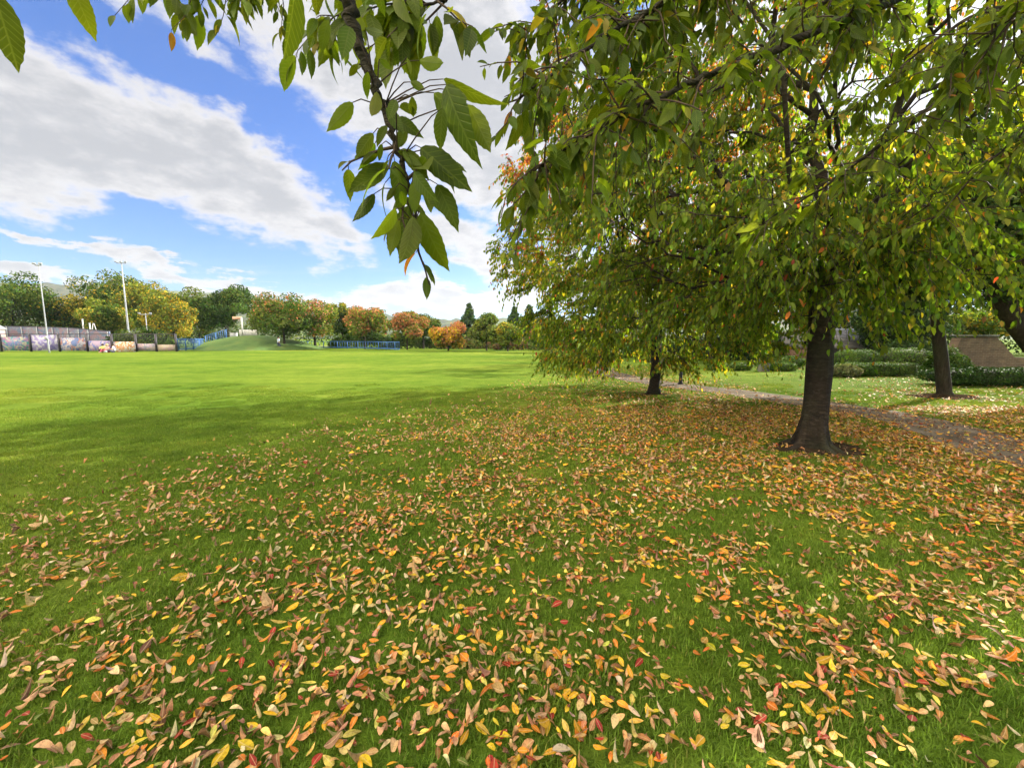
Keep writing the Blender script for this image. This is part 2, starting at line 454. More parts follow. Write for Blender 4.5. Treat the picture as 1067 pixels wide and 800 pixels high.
def fm(op, a, b=None, c=None, clamp=False):
    n = N(nt, 'ShaderNodeMath', operation=op, use_clamp=clamp)
    for i, v in enumerate((a, b, c)):
        if v is None: continue
        if hasattr(v, 'links'): nt.links.new(v, n.inputs[i])
        else: n.inputs[i].default_value = v
    return n.outputs[0]
sep = N(nt, 'ShaderNodeSeparateXYZ'); nt.links.new(D, sep.inputs[0])
zz = fm('ADD', fm('MAXIMUM', sep.outputs[2], 0.0), .13)
comb = N(nt, 'ShaderNodeCombineXYZ')
nt.links.new(fm('DIVIDE', sep.outputs[0], zz), comb.inputs[0]); nt.links.new(fm('DIVIDE', sep.outputs[1], zz), comb.inputs[1])
CP = comb.outputs[0]
# warp the direction with noise so that the masses get ragged edges
wn = noise(nt, 5.0, 6, .6, coord=D); wn2 = noise(nt, 1.2, 7, .62, coord=CP, dist=.3, sx=(1, 1, 1))
wv = vmath('SCALE', vmath('SUBTRACT', wn.outputs['Color'], (.5, .5, .5)), s=.16)
wv2 = vmath('SCALE', vmath('SUBTRACT', wn2.outputs['Color'], (.5, .5, .5)), s=.16)
DW = vmath('ADD', vmath('ADD', D, wv), wv2)
def blob(cx, cy, ax, ay, ratio, wgt=1.0):
    """ellipse: centre pixel, half axis vector in pixels, minor/major ratio -> mask socket"""
    c = nrm(ray(cx, cy)); a = nrm(ray(cx+ax, cy+ay))-c; b = nrm(ray(cx-ay*ratio, cy+ax*ratio))-c
    u = fm('DIVIDE', vmath('DOT_PRODUCT', vmath('SUBTRACT', DW, c), nrm(a)), float(np.linalg.norm(a)))
    v = fm('DIVIDE', vmath('DOT_PRODUCT', vmath('SUBTRACT', DW, c), nrm(b)), float(np.linalg.norm(b)))
    d2 = fm('ADD', fm('MULTIPLY', u, u), fm('MULTIPLY', v, v))
    m = fm('SUBTRACT', 1.0, d2, clamp=False)
    front = fm('GREATER_THAN', vmath('DOT_PRODUCT', D, c), .3)
    return fm('MULTIPLY', fm('MULTIPLY', fm('MAXIMUM', m, -1.5), front), wgt), front
blobs = [(60, 125, 185, 42, .33, 1.3), (220, 180, 160, 62, .33, 1.2), (-60, 130, 150, -10, .5, 1.3), (330, 235, 70, 26, .3, .9),
         (300, 30, 150, 110, .26, .55), (480, 70, 190, 60, .62, 1.35), (560, 190, 130, 50, .42, 1.1), (480, 245, 95, 40, .25, .7),
         (70, 252, 110, 20, .06, .6), (20, 286, 110, 10, .10, .8), (190, 290, 90, 14, .12, .9), (330, 306, 110, 12, .08, .8), (470, 312, 130, 4, .13, 1.0), (170, 5, 80, 40, .2, .35),
         (620, 290, 120, 10, .3, 1.0), (900, 60, 420, 0, .8, 1.4)]
acc = None
for b_ in blobs:
    m_, fr = blob(*b_)
    m_ = fm('MULTIPLY', fm('ADD', m_, 1.5), fr)       # 0 where far away
    acc = m_ if acc is None else fm('SMOOTH_MAX', acc, m_, .12)
cd = noise(nt, 2.6, 9, .62, coord=CP, dist=.25, sx=(1.0, .75, 1))
cd2 = noise(nt, 16, 8, .6, coord=D, sx=(1, 1, 2.2))
mask = fm('SUBTRACT', acc, 1.5)
tex = fm('ADD', fm('MULTIPLY', fm('SUBTRACT', cd.outputs[0], .5), 1.5), fm('MULTIPLY', fm('SUBTRACT', cd2.outputs[0], .5), 1.9))
dens = fm('ADD', mask, tex)
cirrus = noise(nt, 1.1, 8, .66, coord=CP, dist=.6, sx=(.55, 1.7, 1))
cm = N(nt, 'ShaderNodeMapRange', interpolation_type='SMOOTHSTEP'); cm.inputs[1].default_value = .52; cm.inputs[2].default_value = .82; cm.inputs[4].default_value = .35
nt.links.new(cirrus.outputs[0], cm.inputs[0])
al = N(nt, 'ShaderNodeMapRange', interpolation_type='SMOOTHSTEP'); al.inputs[1].default_value = -.22; al.inputs[2].default_value = .58
nt.links.new(dens, al.inputs[0])
alpha = fm('MAXIMUM', al.outputs[0], cm.outputs[0])
# thick cores greyer than the thin bright rims; brighter near the sun
core = N(nt, 'ShaderNodeMapRange', interpolation_type='SMOOTHSTEP'); core.inputs[1].default_value = .15; core.inputs[2].default_value = 1.35
nt.links.new(fm('ADD', dens, fm('MULTIPLY', fm('SUBTRACT', cd2.outputs[0], .5), .6)), core.inputs[0])
CLB, CLG = 2.15, 1.38
ccol = mixc(nt, core.outputs[0], (CLB, CLB*.985, CLB*1.0), (CLG*.95, CLG*.98, CLG*1.06))
sd = fm('MAXIMUM', vmath('DOT_PRODUCT', D, SUN), 0.0)
glow = fm('ADD', 1.0, fm('ADD', fm('MULTIPLY', fm('POWER', sd, 14.0), 1.6), fm('MULTIPLY', fm('POWER', sd, 3.0), .15)))
ccol2 = N(nt, 'ShaderNodeVectorMath', operation='SCALE'); nt.links.new(ccol, ccol2.inputs[0]); nt.links.new(glow, ccol2.inputs['Scale'])
hz_ = N(nt, 'ShaderNodeMapRange', interpolation_type='SMOOTHSTEP'); hz_.inputs[1].default_value = 0; hz_.inputs[2].default_value = .5; nt.links.new(sep.outputs[2], hz_.inputs[0])
skyc = mixc(nt, 1.0, sky.outputs[0], mixc(nt, hz_.outputs[0], (.20, .345, .54), (.15, .32, .60)), 'MULTIPLY')
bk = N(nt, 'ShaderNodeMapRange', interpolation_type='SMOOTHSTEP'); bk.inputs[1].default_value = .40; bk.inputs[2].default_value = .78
nt.links.new(vmath('DOT_PRODUCT', D, nrm(np.array([-.40, -.50, .80]))), bk.inputs[0])        # added out-of-view bright cloud behind and above the camera, fills the foreground shade
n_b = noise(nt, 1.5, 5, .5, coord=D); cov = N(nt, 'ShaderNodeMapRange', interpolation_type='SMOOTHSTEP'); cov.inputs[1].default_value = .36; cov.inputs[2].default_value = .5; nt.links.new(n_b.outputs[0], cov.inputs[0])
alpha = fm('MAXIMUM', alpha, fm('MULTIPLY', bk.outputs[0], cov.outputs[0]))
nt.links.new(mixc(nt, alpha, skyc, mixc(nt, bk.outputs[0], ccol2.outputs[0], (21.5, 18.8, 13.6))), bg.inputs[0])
w.cycles.sampling_method = 'MANUAL'; w.cycles.sample_map_resolution = 1024

# ------------------------------------------------------------------ ground
def grass_colour(nt, k=1.0):
    geo = N(nt, 'ShaderNodeNewGeometry'); pc = geo.outputs['Position']
    n1 = noise(nt, .16, 5, .6, coord=pc); n2 = noise(nt, 1.7, 5, .65, coord=pc)
    a = ramp(nt, n1.outputs[0], [(.32, (.080*k, .142*k, .015*k)), (.5, (.110*k, .172*k, .019*k)), (.68, (.152*k, .203*k, .026*k))])
    n3 = noise(nt, .05, 4, .6, coord=pc, sx=(1, 3.2, 1)); n4 = noise(nt, .45, 5, .7, coord=pc, sx=(1, 2.2, 1))
    a = mixc(nt, .8, a, ramp(nt, n3.outputs[0], [(.35, (.72, .80, .75)), (.5, (1, 1, 1)), (.66, (1.22, 1.08, 1.25))]), 'MULTIPLY')
    a = mixc(nt, .7, a, ramp(nt, n4.outputs[0], [(.35, (.70, .78, .7)), (.52, (1, 1, 1)), (.70, (1.35, 1.12, 1.5))]), 'MULTIPLY')
    return mixc(nt, .55, a, ramp(nt, n2.outputs[0], [(.3, (.55, .62, .5)), (.5, (1, 1, 1)), (.7, (1.35, 1.2, 1.1))]), 'MULTIPLY')
m, nt, out = newmat('lawn ground')
b = N(nt, 'ShaderNodeBsdfPrincipled'); b.inputs['Roughness'].default_value = 1.0; b.inputs['Specular IOR Level'].default_value = .02
geo = N(nt, 'ShaderNodeNewGeometry')
gc = grass_colour(nt)
fine = noise(nt, 55, 4, .7, coord=geo.outputs['Position'])
fine2 = noise(nt, 9, 5, .7, coord=geo.outputs['Position'])
gc = mixc(nt, .6, gc, ramp(nt, fine.outputs[0], [(.3, (.35, .38, .35)), (.55, (1, 1, 1)), (.75, (1.5, 1.4, 1.2))]), 'MULTIPLY')
gc = mixc(nt, .35, gc, ramp(nt, fine2.outputs[0], [(.3, (.5, .55, .5)), (.55, (1, 1, 1)), (.75, (1.4, 1.25, 1.1))]), 'MULTIPLY')
at = N(nt, 'ShaderNodeAttribute', attribute_name='Col'); sp_ = N(nt, 'ShaderNodeSeparateColor'); nt.links.new(at.outputs['Color'], sp_.inputs[0])
soil = ramp(nt, fine.outputs[0], [(.3, (.030, .020, .012)), (.7, (.085, .058, .036))])
gc = mixc(nt, sp_.outputs[0], gc, soil)            # bare earth by the trunks
leafy = ramp(nt, fine2.outputs[0], [(.35, (.11, .06, .03)), (.65, (.26, .15, .06))])
dn = noise(nt, 24, 4, .7, coord=geo.outputs['Position'])
thr = N(nt, 'ShaderNodeMath', operation='ADD'); nt.links.new(sp_.outputs[1], thr.inputs[0]); nt.links.new(dn.outputs[0], thr.inputs[1])
st = N(nt, 'ShaderNodeMapRange'); st.inputs[1].default_value = .95; st.inputs[2].default_value = 1.15; nt.links.new(thr.outputs[0], st.inputs[0])
gc = mixc(nt, st.outputs[0], gc, leafy)
nt.links.new(gc, b.inputs['Base Color'])
bp = N(nt, 'ShaderNodeBump'); bp.inputs['Strength'].default_value = .8; bp.inputs['Distance'].default_value = .04
nt.links.new(fine.outputs[0], bp.inputs['Height']); nt.links.new(bp.outputs[0], b.inputs['Normal'])
nt.links.new(b.outputs[0], out.inputs[0]); M['lawn'] = m

T1 = G(845, 467); T2 = G(681, 411); T3 = G(984, 413); T4 = np.array([13.6, 9.9, 0])
T1[2] = T2[2] = T3[2] = 0
PATH = np.array([G(668, 361)[:2]*1.0, G(655, 366)[:2], G(634, 374)[:2], G(625, 384)[:2], G(645, 391.5)[:2], G(700, 401)[:2], G(770, 409)[:2], G(850, 421)[:2], G(915, 431)[:2], G(985, 447)[:2], G(1075, 478)[:2], [7.1, 4.2], [7.0, 2.0], [7.3, -4], [8, -14]])
def catmull(p, n=10):
    p = np.vstack([2*p[0]-p[1], p, 2*p[-1]-p[-2]]); o = []
    for i in range(1, len(p)-2):
        for t in np.arange(n)/n:
            o.append(.5*((2*p[i])+(-p[i-1]+p[i+1])*t+(2*p[i-1]-5*p[i]+4*p[i+1]-p[i+2])*t*t+(-p[i-1]+3*p[i]-3*p[i+1]+p[i+2])*t**3))
    o.append(p[-2]); return np.array(o)
PC = catmull(PATH)
def dpath(xy):
    xy = np.asarray(xy)[:, :2]; d = np.full(len(xy), 1e9)
    for s in range(0, len(PC)): d = np.minimum(d, np.hypot(xy[:, 0]-PC[s, 0], xy[:, 1]-PC[s, 1]))
    return d
def boundx(y):     # left edge of the leaf litter as a function of depth
    return np.interp(y, [0, 2.5, 4, 5.5, 7.5, 10, 14, 19, 25], [-7.0, -6.2, -5.2, -4.3, -3.0, -1.3, .6, 2.6, 4.5])
def litter_density(x, y):
    t = (x-boundx(y))
    d = np.clip(.22+t*.11, 0, .9)*(1/(1+np.exp(-(t-.1)*1.25)))
    d = d*np.interp(x, [-6, -2, 2, 6], [.75, .85, 1, 1.1])
    d = np.where(y > 9, d*np.interp(y, [9, 16, 22], [1, .75, .35]), d)
    dl = ((x > 7.9) & (y > 11.5))*1.0
    # the sunny lawn beyond the path stays nearly clear
    lawn = 1/(1+np.exp(-((y-10.2)*1.2)))*1/(1+np.exp(-(x-6.9)*2))*1/(1+np.exp((x-12.2)*1.5))
    d = d*(1-.95*lawn)
    d = np.where((y > 9.5) & (x > 8.3), d*.18, d)
    r1 = np.hypot(x-T1[0], y-T1[1]); d = d+.5*np.exp(-((r1-1.2)/1.3)**2)
    r3 = np.hypot(x-T3[0], y-T3[1]); d = d+.35*np.exp(-(r3/1.8)**2)
    return d

rng = np.random.default_rng(3)
# ground sheet: fine near the camera, coarse out to the horizon
gx = np.unique(np.concatenate([[-4500], np.arange(-16, 20.1, .5), np.linspace(-120, 120, 61), [-3000, -1800, -1000, -600, -350, -200, 200, 350, 600, 1000, 1800, 3000, 4500]]))
gy = np.unique(np.concatenate([np.arange(-4, 30.1, .5), np.linspace(-60, 140, 51), [-3000, -1000, -300, -120, 200, 350, 600, 1000, 1800, 3000]]))
X, Y = np.meshgrid(gx, gy); nx, ny = len(gx), len(gy)
V = np.stack([X.ravel(), Y.ravel(), np.zeros(X.size)], 1)
i = (np.arange(ny-1)[:, None]*nx+np.arange(nx-1)[None]).ravel()
dirt = np.zeros(len(V))
for T_, r_ in ((T1, .55), (T2, .4), (T3, .7), (T4, .8)): dirt = np.maximum(dirt, np.exp(-(np.hypot(V[:, 0]-T_[0], V[:, 1]-T_[1])/r_)**2))
ld = litter_density(V[:, 0], V[:, 1])*((V[:, 1] > 0) & (V[:, 1] < 40))
ldg = ld*.42*np.interp(V[:, 1], [4, 12, 22, 30], [.35, .8, 1, .3])
far_litter = np.clip((V[:, 0]-11.5)/2, 0, 1)*(V[:, 1] < 40)*.22  # leaf-brown tint of the ground, growing towards the right
mesh_np('ground', V, [np.stack([i, i+1, i+nx+1, i+nx], 1)], M['lawn'], col=np.stack([dirt, np.maximum(ldg, far_litter), dirt*0], 1))['kind'] = 'structure'

# earth mounds at the trunks
M['soil'] = simple('soil', [(.3, (.02, .014, .009)), (.7, (.055, .039, .025))], 14, 1.0, bump=.6, bscale=40, spec=0)
def soil_mound(T_, r, h, rg):
    nr, na = 10, 40; V = []; 
    for a_ in range(nr+1):
        for b_ in range(na):
            th = b_/na*2*math.pi; rr = r*(1+.22*math.sin(th*2+1)+.12*math.sin(th*5)+.06*math.sin(th*9+2))*a_/nr
            V.append((T_[0]+rr*math.cos(th), T_[1]+rr*math.sin(th)*.85, h*(math.cos(a_/nr*math.pi)*.5+.5)+.006-.02*(a_ == nr)+rg.normal(0, .004)))
    Q = [[a_*na+b_, a_*na+(b_+1) % na, (a_+1)*na+(b_+1) % na, (a_+1)*na+b_] for a_ in range(nr) for b_ in range(na)]
    o = mesh_np('bare_earth', V, [np.array(Q)[:, ::-1]], M['soil'], smooth=True); o['kind'] = 'structure'
soil_mound(T1+np.array([.12, 0, 0]), .62, .07, rng); soil_mound(T2, .4, .05, rng); soil_mound(T3, .8, .08, rng)

# path
m, nt, out = newmat('worn tarmac path')
b = N(nt, 'ShaderNodeBsdfPrincipled'); b.inputs['Roughness'].default_value = 1.0; b.inputs['Specular IOR Level'].default_value = .04
n1 = noise(nt, 2.2, 5); n2 = noise(nt, 90, 3, .7); n3 = noise(nt, 14, 4)
c_ = ramp(nt, n1.outputs[0], [(.35, (.085, .070, .052)), (.65, (.19, .16, .12))])
c_ = mixc(nt, .55, c_, ramp(nt, n2.outputs[0], [(.3, (.4, .4, .4)), (.5, (.9, .9, .9)), (.7, (1.5, 1.5, 1.5))]), 'MULTIPLY')
c_ = mixc(nt, ramp(nt, n3.outputs[0], [(.5, (0, 0, 0)), (.68, (.6, .6, .6))]), c_, (.07, .045, .028))
nt.links.new(c_, b.inputs['Base Color'])
bp = N(nt, 'ShaderNodeBump'); bp.inputs['Strength'].default_value = .5; bp.inputs['Distance'].default_value = .01
nt.links.new(n2.outputs[0], bp.inputs['Height']); nt.links.new(bp.outputs[0], b.inputs['Normal']); nt.links.new(b.outputs[0], out.inputs[0]); M['path'] = m
t_ = nrm(np.gradient(PC, axis=0)); nn = np.stack([-t_[:, 1], t_[:, 0]], 1)
wv_ = .66+.05*np.sin(np.arange(len(PC))*.9)+rng.normal(0, .025, len(PC)); wv2_ = .66+.05*np.sin(np.arange(len(PC))*.7+1)+rng.normal(0, .025, len(PC))
L_ = PC+nn*wv_[:, None]; R_ = PC-nn*wv2_[:, None]; k = len(PC)
V = np.vstack([np.c_[L_, np.full(k, .006)], np.c_[PC, np.full(k, .016)], np.c_[R_, np.full(k, .006)]])
q = np.arange(k-1)
mesh_np('footpath', V, [np.vstack([np.stack([q+k, q+k+1, q+1, q], 1), np.stack([q+2*k, q+2*k+1, q+k+1, q+k], 1)])], M['path'])['kind'] = 'structure'

# ------------------------------------------------------------------ grass (a tile of blades set out over the near lawn)
m = leafmat('grass blade', .38, .6, tmul=(1.3, 1.3, .5), spec=.12); M['blade'] = m
nt = m.node_tree; at = [n for n in nt.nodes if n.type == 'ATTRIBUTE'][0]
g_ = mixc(nt, 1.0, grass_colour(nt, 1.2), at.outputs['Color'], 'MULTIPLY')
for l in list(nt.links):
    if l.from_node == at and l.to_node.type in ('BSDF_PRINCIPLED',): nt.links.new(g_, l.to_socket)
    elif l.from_node == at and l.to_node.type == 'MIX' and l.to_socket.name == 'A' and not any(s.is_linked and s.links[0].from_node.type == 'TEX_NOISE' for s in l.to_node.inputs):
        if l.to_node.outputs[2].links and l.to_node.outputs[2].links[0].to_node.type == 'BSDF_TRANSLUCENT': nt.links.new(g_, l.to_socket)
TS = .7; nb = 2300
clx, cly = rng.uniform(-TS/2, TS/2, (2, 260)); ci = rng.integers(0, 260, nb)
bx = clx[ci]+rng.normal(0, .022, nb); by = cly[ci]+rng.normal(0, .022, nb)
hh = rng.uniform(.018, .046, nb)*np.where(rng.random(nb) < .06, 1.5, 1); th = rng.uniform(0, 2*math.pi, nb); lean = rng.uniform(.2, 1.1, nb)*hh; wd = rng.uniform(.0013, .0026, nb)
dx, dy = np.cos(th), np.sin(th); fx, fy = -dy, dx
def row(t, wk): 
    z = hh*(1-.25*lean/hh*t)*t; o = lean*t**1.8
    return [np.stack([bx+dx*o+s*fx*wd*wk, by+dy*o+s*fy*wd*wk, z], 1) for s in (-1, 1)]
r0, r1 = row(0, 1), row(.55, .95); tip = np.stack([bx+dx*lean, by+dy*lean, hh*(1-.25*lean/hh)], 1)
V = np.stack([r0[0], r0[1], r1[0], r1[1], tip], 1).reshape(-1, 3); o_ = np.arange(nb)[:, None]*5
Qg = o_+np.array([0, 1, 3, 2]); Tg = o_+np.array([2, 3, 4])
bc = np.exp(rng.normal(0, .22, (nb, 1)))*np.where(rng.random((nb, 1)) < .06, [[1.7, 1.15, 2.2]], [[1, 1, 1]])
bc = np.repeat(bc, 5, 0)*np.tile(np.array([[.45], [.45], [.95], [.95], [1.25]]), (nb, 1)) if False else np.repeat(bc, 5, 0)
pts = []
for yy in np.arange(.9, 14.5, .5):
    for xx in np.arange(-1.32*yy-1.2, 1.32*yy+1.2, .5):
        if yy > 6.5 and rng.random() < ((yy-6.5)/8)**1.3: continue
        pts.append((xx+rng.uniform(-.15, .15), yy+rng.uniform(-.15, .15), 0))
pts = np.array(pts)
ok = dpath(pts) > .95
for T_, r_ in ((T1, .62), (T2, .45), (T3, .8)): ok &= np.hypot(pts[:, 0]-T_[0], pts[:, 1]-T_[1]) > r_
pts = pts[ok]; kp = len(pts)
Vall = np.vstack([V, pts]); colall = np.vstack([bc, np.ones((kp, 3))])
go = mesh_np('grass', Vall, [Qg, Tg], M['blade'], col=colall)
tag(go, 'short mown green grass blades of the near lawn', 'grass', kind='stuff')
me = go.data
for nme, typ, arr in (('ispt', 'BOOLEAN', np.r_[np.zeros(len(V), bool), np.ones(kp, bool)]), ('rot', 'FLOAT', np.r_[np.zeros(len(V)), rng.uniform(0, 6.28, kp)].astype(np.float32)),
                      ('scl', 'FLOAT', np.r_[np.ones(len(V)), rng.uniform(.75, 1.15, kp)].astype(np.float32))):
    a = me.attributes.new(nme, typ, 'POINT'); a.data.foreach_set('value', arr)
ng = bpy.data.node_groups.new('lawn blades', 'GeometryNodeTree')
ng.interface.new_socket('Geometry', in_out='INPUT', socket_type='NodeSocketGeometry'); ng.interface.new_socket('Geometry', in_out='OUTPUT', socket_type='NodeSocketGeometry')
gi = ng.nodes.new('NodeGroupInput'); gou = ng.nodes.new('NodeGroupOutput')
def na(name, t):
    n = ng.nodes.new('GeometryNodeInputNamedAttribute'); n.data_type = t; n.inputs['Name'].default_value = name; return n.outputs[0]
sg = ng.nodes.new('GeometryNodeSeparateGeometry'); ng.links.new(gi.outputs[0], sg.inputs[0]); ng.links.new(na('ispt', 'BOOLEAN'), sg.inputs[1])
ip = ng.nodes.new('GeometryNodeInstanceOnPoints'); ng.links.new(sg.outputs[0], ip.inputs['Points']); ng.links.new(sg.outputs[1], ip.inputs['Instance'])
cx_ = ng.nodes.new('ShaderNodeCombineXYZ'); ng.links.new(na('rot', 'FLOAT'), cx_.inputs[2]); ng.links.new(cx_.outputs[0], ip.inputs['Rotation'])
ng.links.new(na('scl', 'FLOAT'), ip.inputs['Scale']); ng.links.new(ip.outputs[0], gou.inputs[0])
md = go.modifiers.new('lawn blades', 'NODES'); md.node_group = ng

# ------------------------------------------------------------------ fallen leaves
TAN = (.44, .28, .13); PINK = (.40, .22, .11); BROWN = (.27, .13, .05); DKB = (.14, .075, .04); YEL = (.54, .32, .02); LEM = (.55, .42, .08); ORG = (.50, .17, .02); RED = (.26, .035, .02); PALE = (.52, .39, .24); GRN = (.16, .19, .04)
def litter(y0, y1, dens, T, rng, size):
    xm = 1.30*y1+1.0; area = 2*xm*(y1-y0); n = int(area*dens*1.3)
    x = rng.uniform(-xm, xm, n); y = rng.uniform(y0, y1, n)
    # clumpy: modulate with a few random waves
    q = np.zeros(n)
    def vn(f_, sd):      # smooth value noise
        g_ = np.random.default_rng(sd).normal(0, 1, (64, 64)); u, v = (x*f_*.8+y*f_*.6) % 64, (y*f_*.8-x*f_*.6) % 64
        a_, b_ = u.astype(int), v.astype(int); fu, fv = u-a_, v-b_; fu, fv = fu*fu*(3-2*fu), fv*fv*(3-2*fv); a2, b2 = (a_+1) % 64, (b_+1) % 64; a_, b_ = a_ % 64, b_ % 64
        return (g_[a_, b_]*(1-fu)+g_[a2, b_]*fu)*(1-fv)+(g_[a_, b2]*(1-fu)+g_[a2, b2]*fu)*fv
    cl = np.clip(.95+.28*vn(.8, 1)+.35*vn(2.3, 2)+.42*vn(6, 3)+.3*vn(14, 4), .1, 2.6)
    keep = (rng.random(n) < litter_density(x, y)*cl/1.3) & (np.abs(x) < 1.30*y+1.0)
    dp = dpath(np.stack([x, y], 1)); keep &= (dp > .66) | (rng.random(n) < .42)
    for T_, r_ in ((T1, .3), (T2, .2), (T3, .35)):
        rr = np.hypot(x-T_[0], y-T_[1]); keep &= (rr > r_) & ((rr > r_*2) | (rng.random(n) < .35))
    x, y, dp = x[keep], y[keep], dp[keep]; n = len(x)
    up = np.where(dp < .70, .02, .022+rng.uniform(0, .022, n)); dry = rng.random(n) < np.interp(x, [-5, 0, 5], [.82, .6, .38])
    a = rng.uniform(0, 2*math.pi, n); d = np.stack([np.cos(a), np.sin(a), rng.normal(0, .13, n)], 1)
    nn_ = nrm(np.stack([rng.normal(0, .2, n), rng.normal(0, .2, n), np.ones(n)], 1)); nn_[rng.random(n) < .35] *= -1
    s = size*np.exp(rng.normal(0, .25, n))*np.where(dry, .94, 1.0)
    rt = np.interp(x+.25*(7-y), [-5, -1, 3, 7], [.0, .35, .8, 1.0])
    col = pick(rng, n, [(dry*1.0, TAN), (dry*.9, PINK), (dry*.55, BROWN), (dry*.2, DKB), (dry*.42, PALE), ((~dry)*(.55+.5*rt), YEL), ((~dry)*.5, LEM), ((~dry)*(.30+.55*rt), ORG), ((~dry)*(.05+.28*rt), RED), ((~dry)*.10, GRN), (.12*rt+.05, BROWN)], .22)
    fold = np.where(dry, rng.uniform(.15, .95, n), rng.uniform(-.1, .5, n)); curl = np.where(dry, rng.uniform(-.1, .75, n), rng.uniform(-.15, .45, n))
    wid = np.where(dry, rng.uniform(.55, 1.35, n), rng.uniform(.75, 1.25, n)); rnd_ = rng.random(n) < .09; wid = np.where(rnd_, 1.9, wid); s = np.where(rnd_, s*.75, s)
    crump = dry & (rng.random(n) < .3); fold = np.where(crump, rng.uniform(.9, 1.8, n), fold); curl = np.where(crump, rng.uniform(.5, 1.3, n), curl)
    pos = np.stack([x, y, up], 1); pos[:, :2] -= d[:, :2]*s[:, None]*.5
    tw = rng.normal(0, .9, n)*np.where(dry, 1, .4)
    V, fs, uv = leaves(pos, d, nn_, s, curl, fold, T, wid, tw)
    V[:, 2] = np.maximum(V[:, 2], .006)
    return V, fs, uv, np.repeat(col, len(T[0]), 0)
st_ = np.linspace(.08, .93, 6); T_LIT = template(list(st_), list(0.205*np.sin(np.pi*st_**.85)**.8))
parts = [litter(.9, 4.2, 680, T_LIT, rng, .051), litter(4.2, 9.5, 620, T_MID, rng, .054), litter(9.5, 24, 240, T_SIMPLE, rng, .070)]
Vs, fsA, uvs, cs, off = [], [], [], [], 0
for V, fs, uv, c_ in parts:
    Vs.append(V); uvs.append(uv); cs.append(c_); fsA += [f+off for f in fs]; off += len(V)
lo = mesh_np('fallen_leaves', np.vstack(Vs), fsA, M['litter'], col=np.vstack(cs), uv=np.vstack(uvs), smooth=True)
tag(lo, 'fallen yellow, orange and brown cherry leaves scattered over the grass', 'leaves', kind='stuff')


# ------------------------------------------------------------------ the cherry trees
def pal_cherry(zc, r, red=1.0, yellow=.2, dark=1.0):
    def f(p, rng):
        k = len(p); t = np.clip((p[:, 2]-zc)/r, -1, 1)
        # patches of turning leaves
        q = np.sin(p[:, 0]*1.7+1)+np.sin(p[:, 1]*1.9+2)+np.sin(p[:, 2]*2.3)+np.sin((p[:, 0]+p[:, 2])*3.1)*.7
        pr = red*np.clip(.06+.55*t+.12*q, 0.015, .75); py = yellow*np.clip(.5+.25*q, .1, 1.2)
        g = np.maximum(.15, 1-pr-py)
        return pick(rng, k, [(g*.6, np.array((.095, .150, .014))*dark), (g*.35, np.array((.14, .185, .018))*dark), (g*.22, np.array((.05, .095, .012))*dark),
                             (py*.7, (.22, .22, .03)), (py*.3, (.34, .23, .03)), (pr*.8, (.36, .12, .03)), (pr*.4, (.30, .06, .04)), (pr*.25, (.28, .13, .05))], .16)
    return f
r1 = np.random.default_rng(11)
rq = np.random.default_rng(17); A_ = rq.uniform(2.2, 6.0, 80); Q_ = rq.uniform(.3, 1, 80); Z_ = rq.random(80)
cherry('cherry_tree', 'thick dark trunked cherry tree with low green crown beside the footpath', T1, 2.35, (T1[0]-.1, T1[1]+.6, 4.8), (4.0, 3.6, 3.6), 620, 6600, 15, .078, .168,
       pal_cherry(5.8, 3, .55, .24), r1, group='cherry trees along the path', lean=(.03, .1),
       power=.36, keep=lambda p: p[2] > (1.95 if p[0] < T1[0]+1.2 else 2.3) and not (p[1] < 3.4 and p[2] < 2.6) and (p[0] < T1[0]+.7 or r1.random() < .28),
       shape=lambda t: np.vstack([t, np.stack([T1[0]-.25+1.7*np.cos(A_)*Q_, T1[1]-.1+1.7*np.sin(A_)*Q_, 2.15+1.3*Z_], 1)]))
r2 = np.random.default_rng(12)
cherry('cherry_tree', 'smaller slim cherry tree further along the path with reddening top', T2, 1.9, (T2[0]-.15, T2[1], 4.25), (4.3, 4.1, 4.1), 680, 9000, 13, .090, .14,
       pal_cherry(5.0, 3.0, 1.15, .38), r2, group='cherry trees along the path', power=.33, keep=lambda p: p[2] > 1.05-.1*abs(T2[0]-p[0]), droop=.55)
r3 = np.random.default_rng(13)
T5 = np.array([9.0, 27., 0])
cherry('cherry_tree', 'distant cherry tree beyond the second trunk, mostly hidden by its leaves', T5, 1.9, (9., 27., 4.6), (4, 4, 3.8), 160, 1800, 12, .14, .16,
       pal_cherry(5, 3.0, 1.0, .4), r3, group='cherry trees along the path', T=T_SIMPLE)

# ------------------------------------------------------------------ the tree whose boughs hang over the camera
r4 = np.random.default_rng(21)
OB = np.array([2.2, -2.6, 0]); ot = empty('cherry_tree', OB, 'overhanging cherry tree whose near leafy boughs hang down across the sky', 'tree', 'cherry trees along the path')
mb = MB()
trk = np.array([OB+[0, 0, -.05], OB+[0, 0, .15], OB+[.02, .02, .6], OB+[0, .05, 1.2], OB+[-.03, .1, 1.9], OB+[-.05, .15, 2.4]])
mb.tube(trk, [.30, .22, .19, .18, .175, .15], 20, rough=.03, rng=r4)
fork = trk[-1]
def bough(via, wp, r0=.07, r1=.004, n=12):
    pts = [fork-[0, 0, .25]]+[np.array(v, float) for v in via]+[P(*q) for q in wp]
    c = catmull(np.array(pts), 8)
    c = c + np.cumsum(r4.normal(0, .0025, c.shape), axis=0)*np.minimum(1, np.linspace(0, 3, len(c)))[:, None]*0 + r4.normal(0, .003, c.shape)
    s = np.linspace(0, 1, len(c)); r = r0*(1-s)**1.15+r1
    mb.tube(c, r, n, rough=.04, rng=r4); return c, r
tw = MB(); TW = []; LP, LD, LN, LS = [], [], [], []
def put(lp, d, n, s): LP.append(lp); LD.append(d); LN.append(n); LS.append(s)
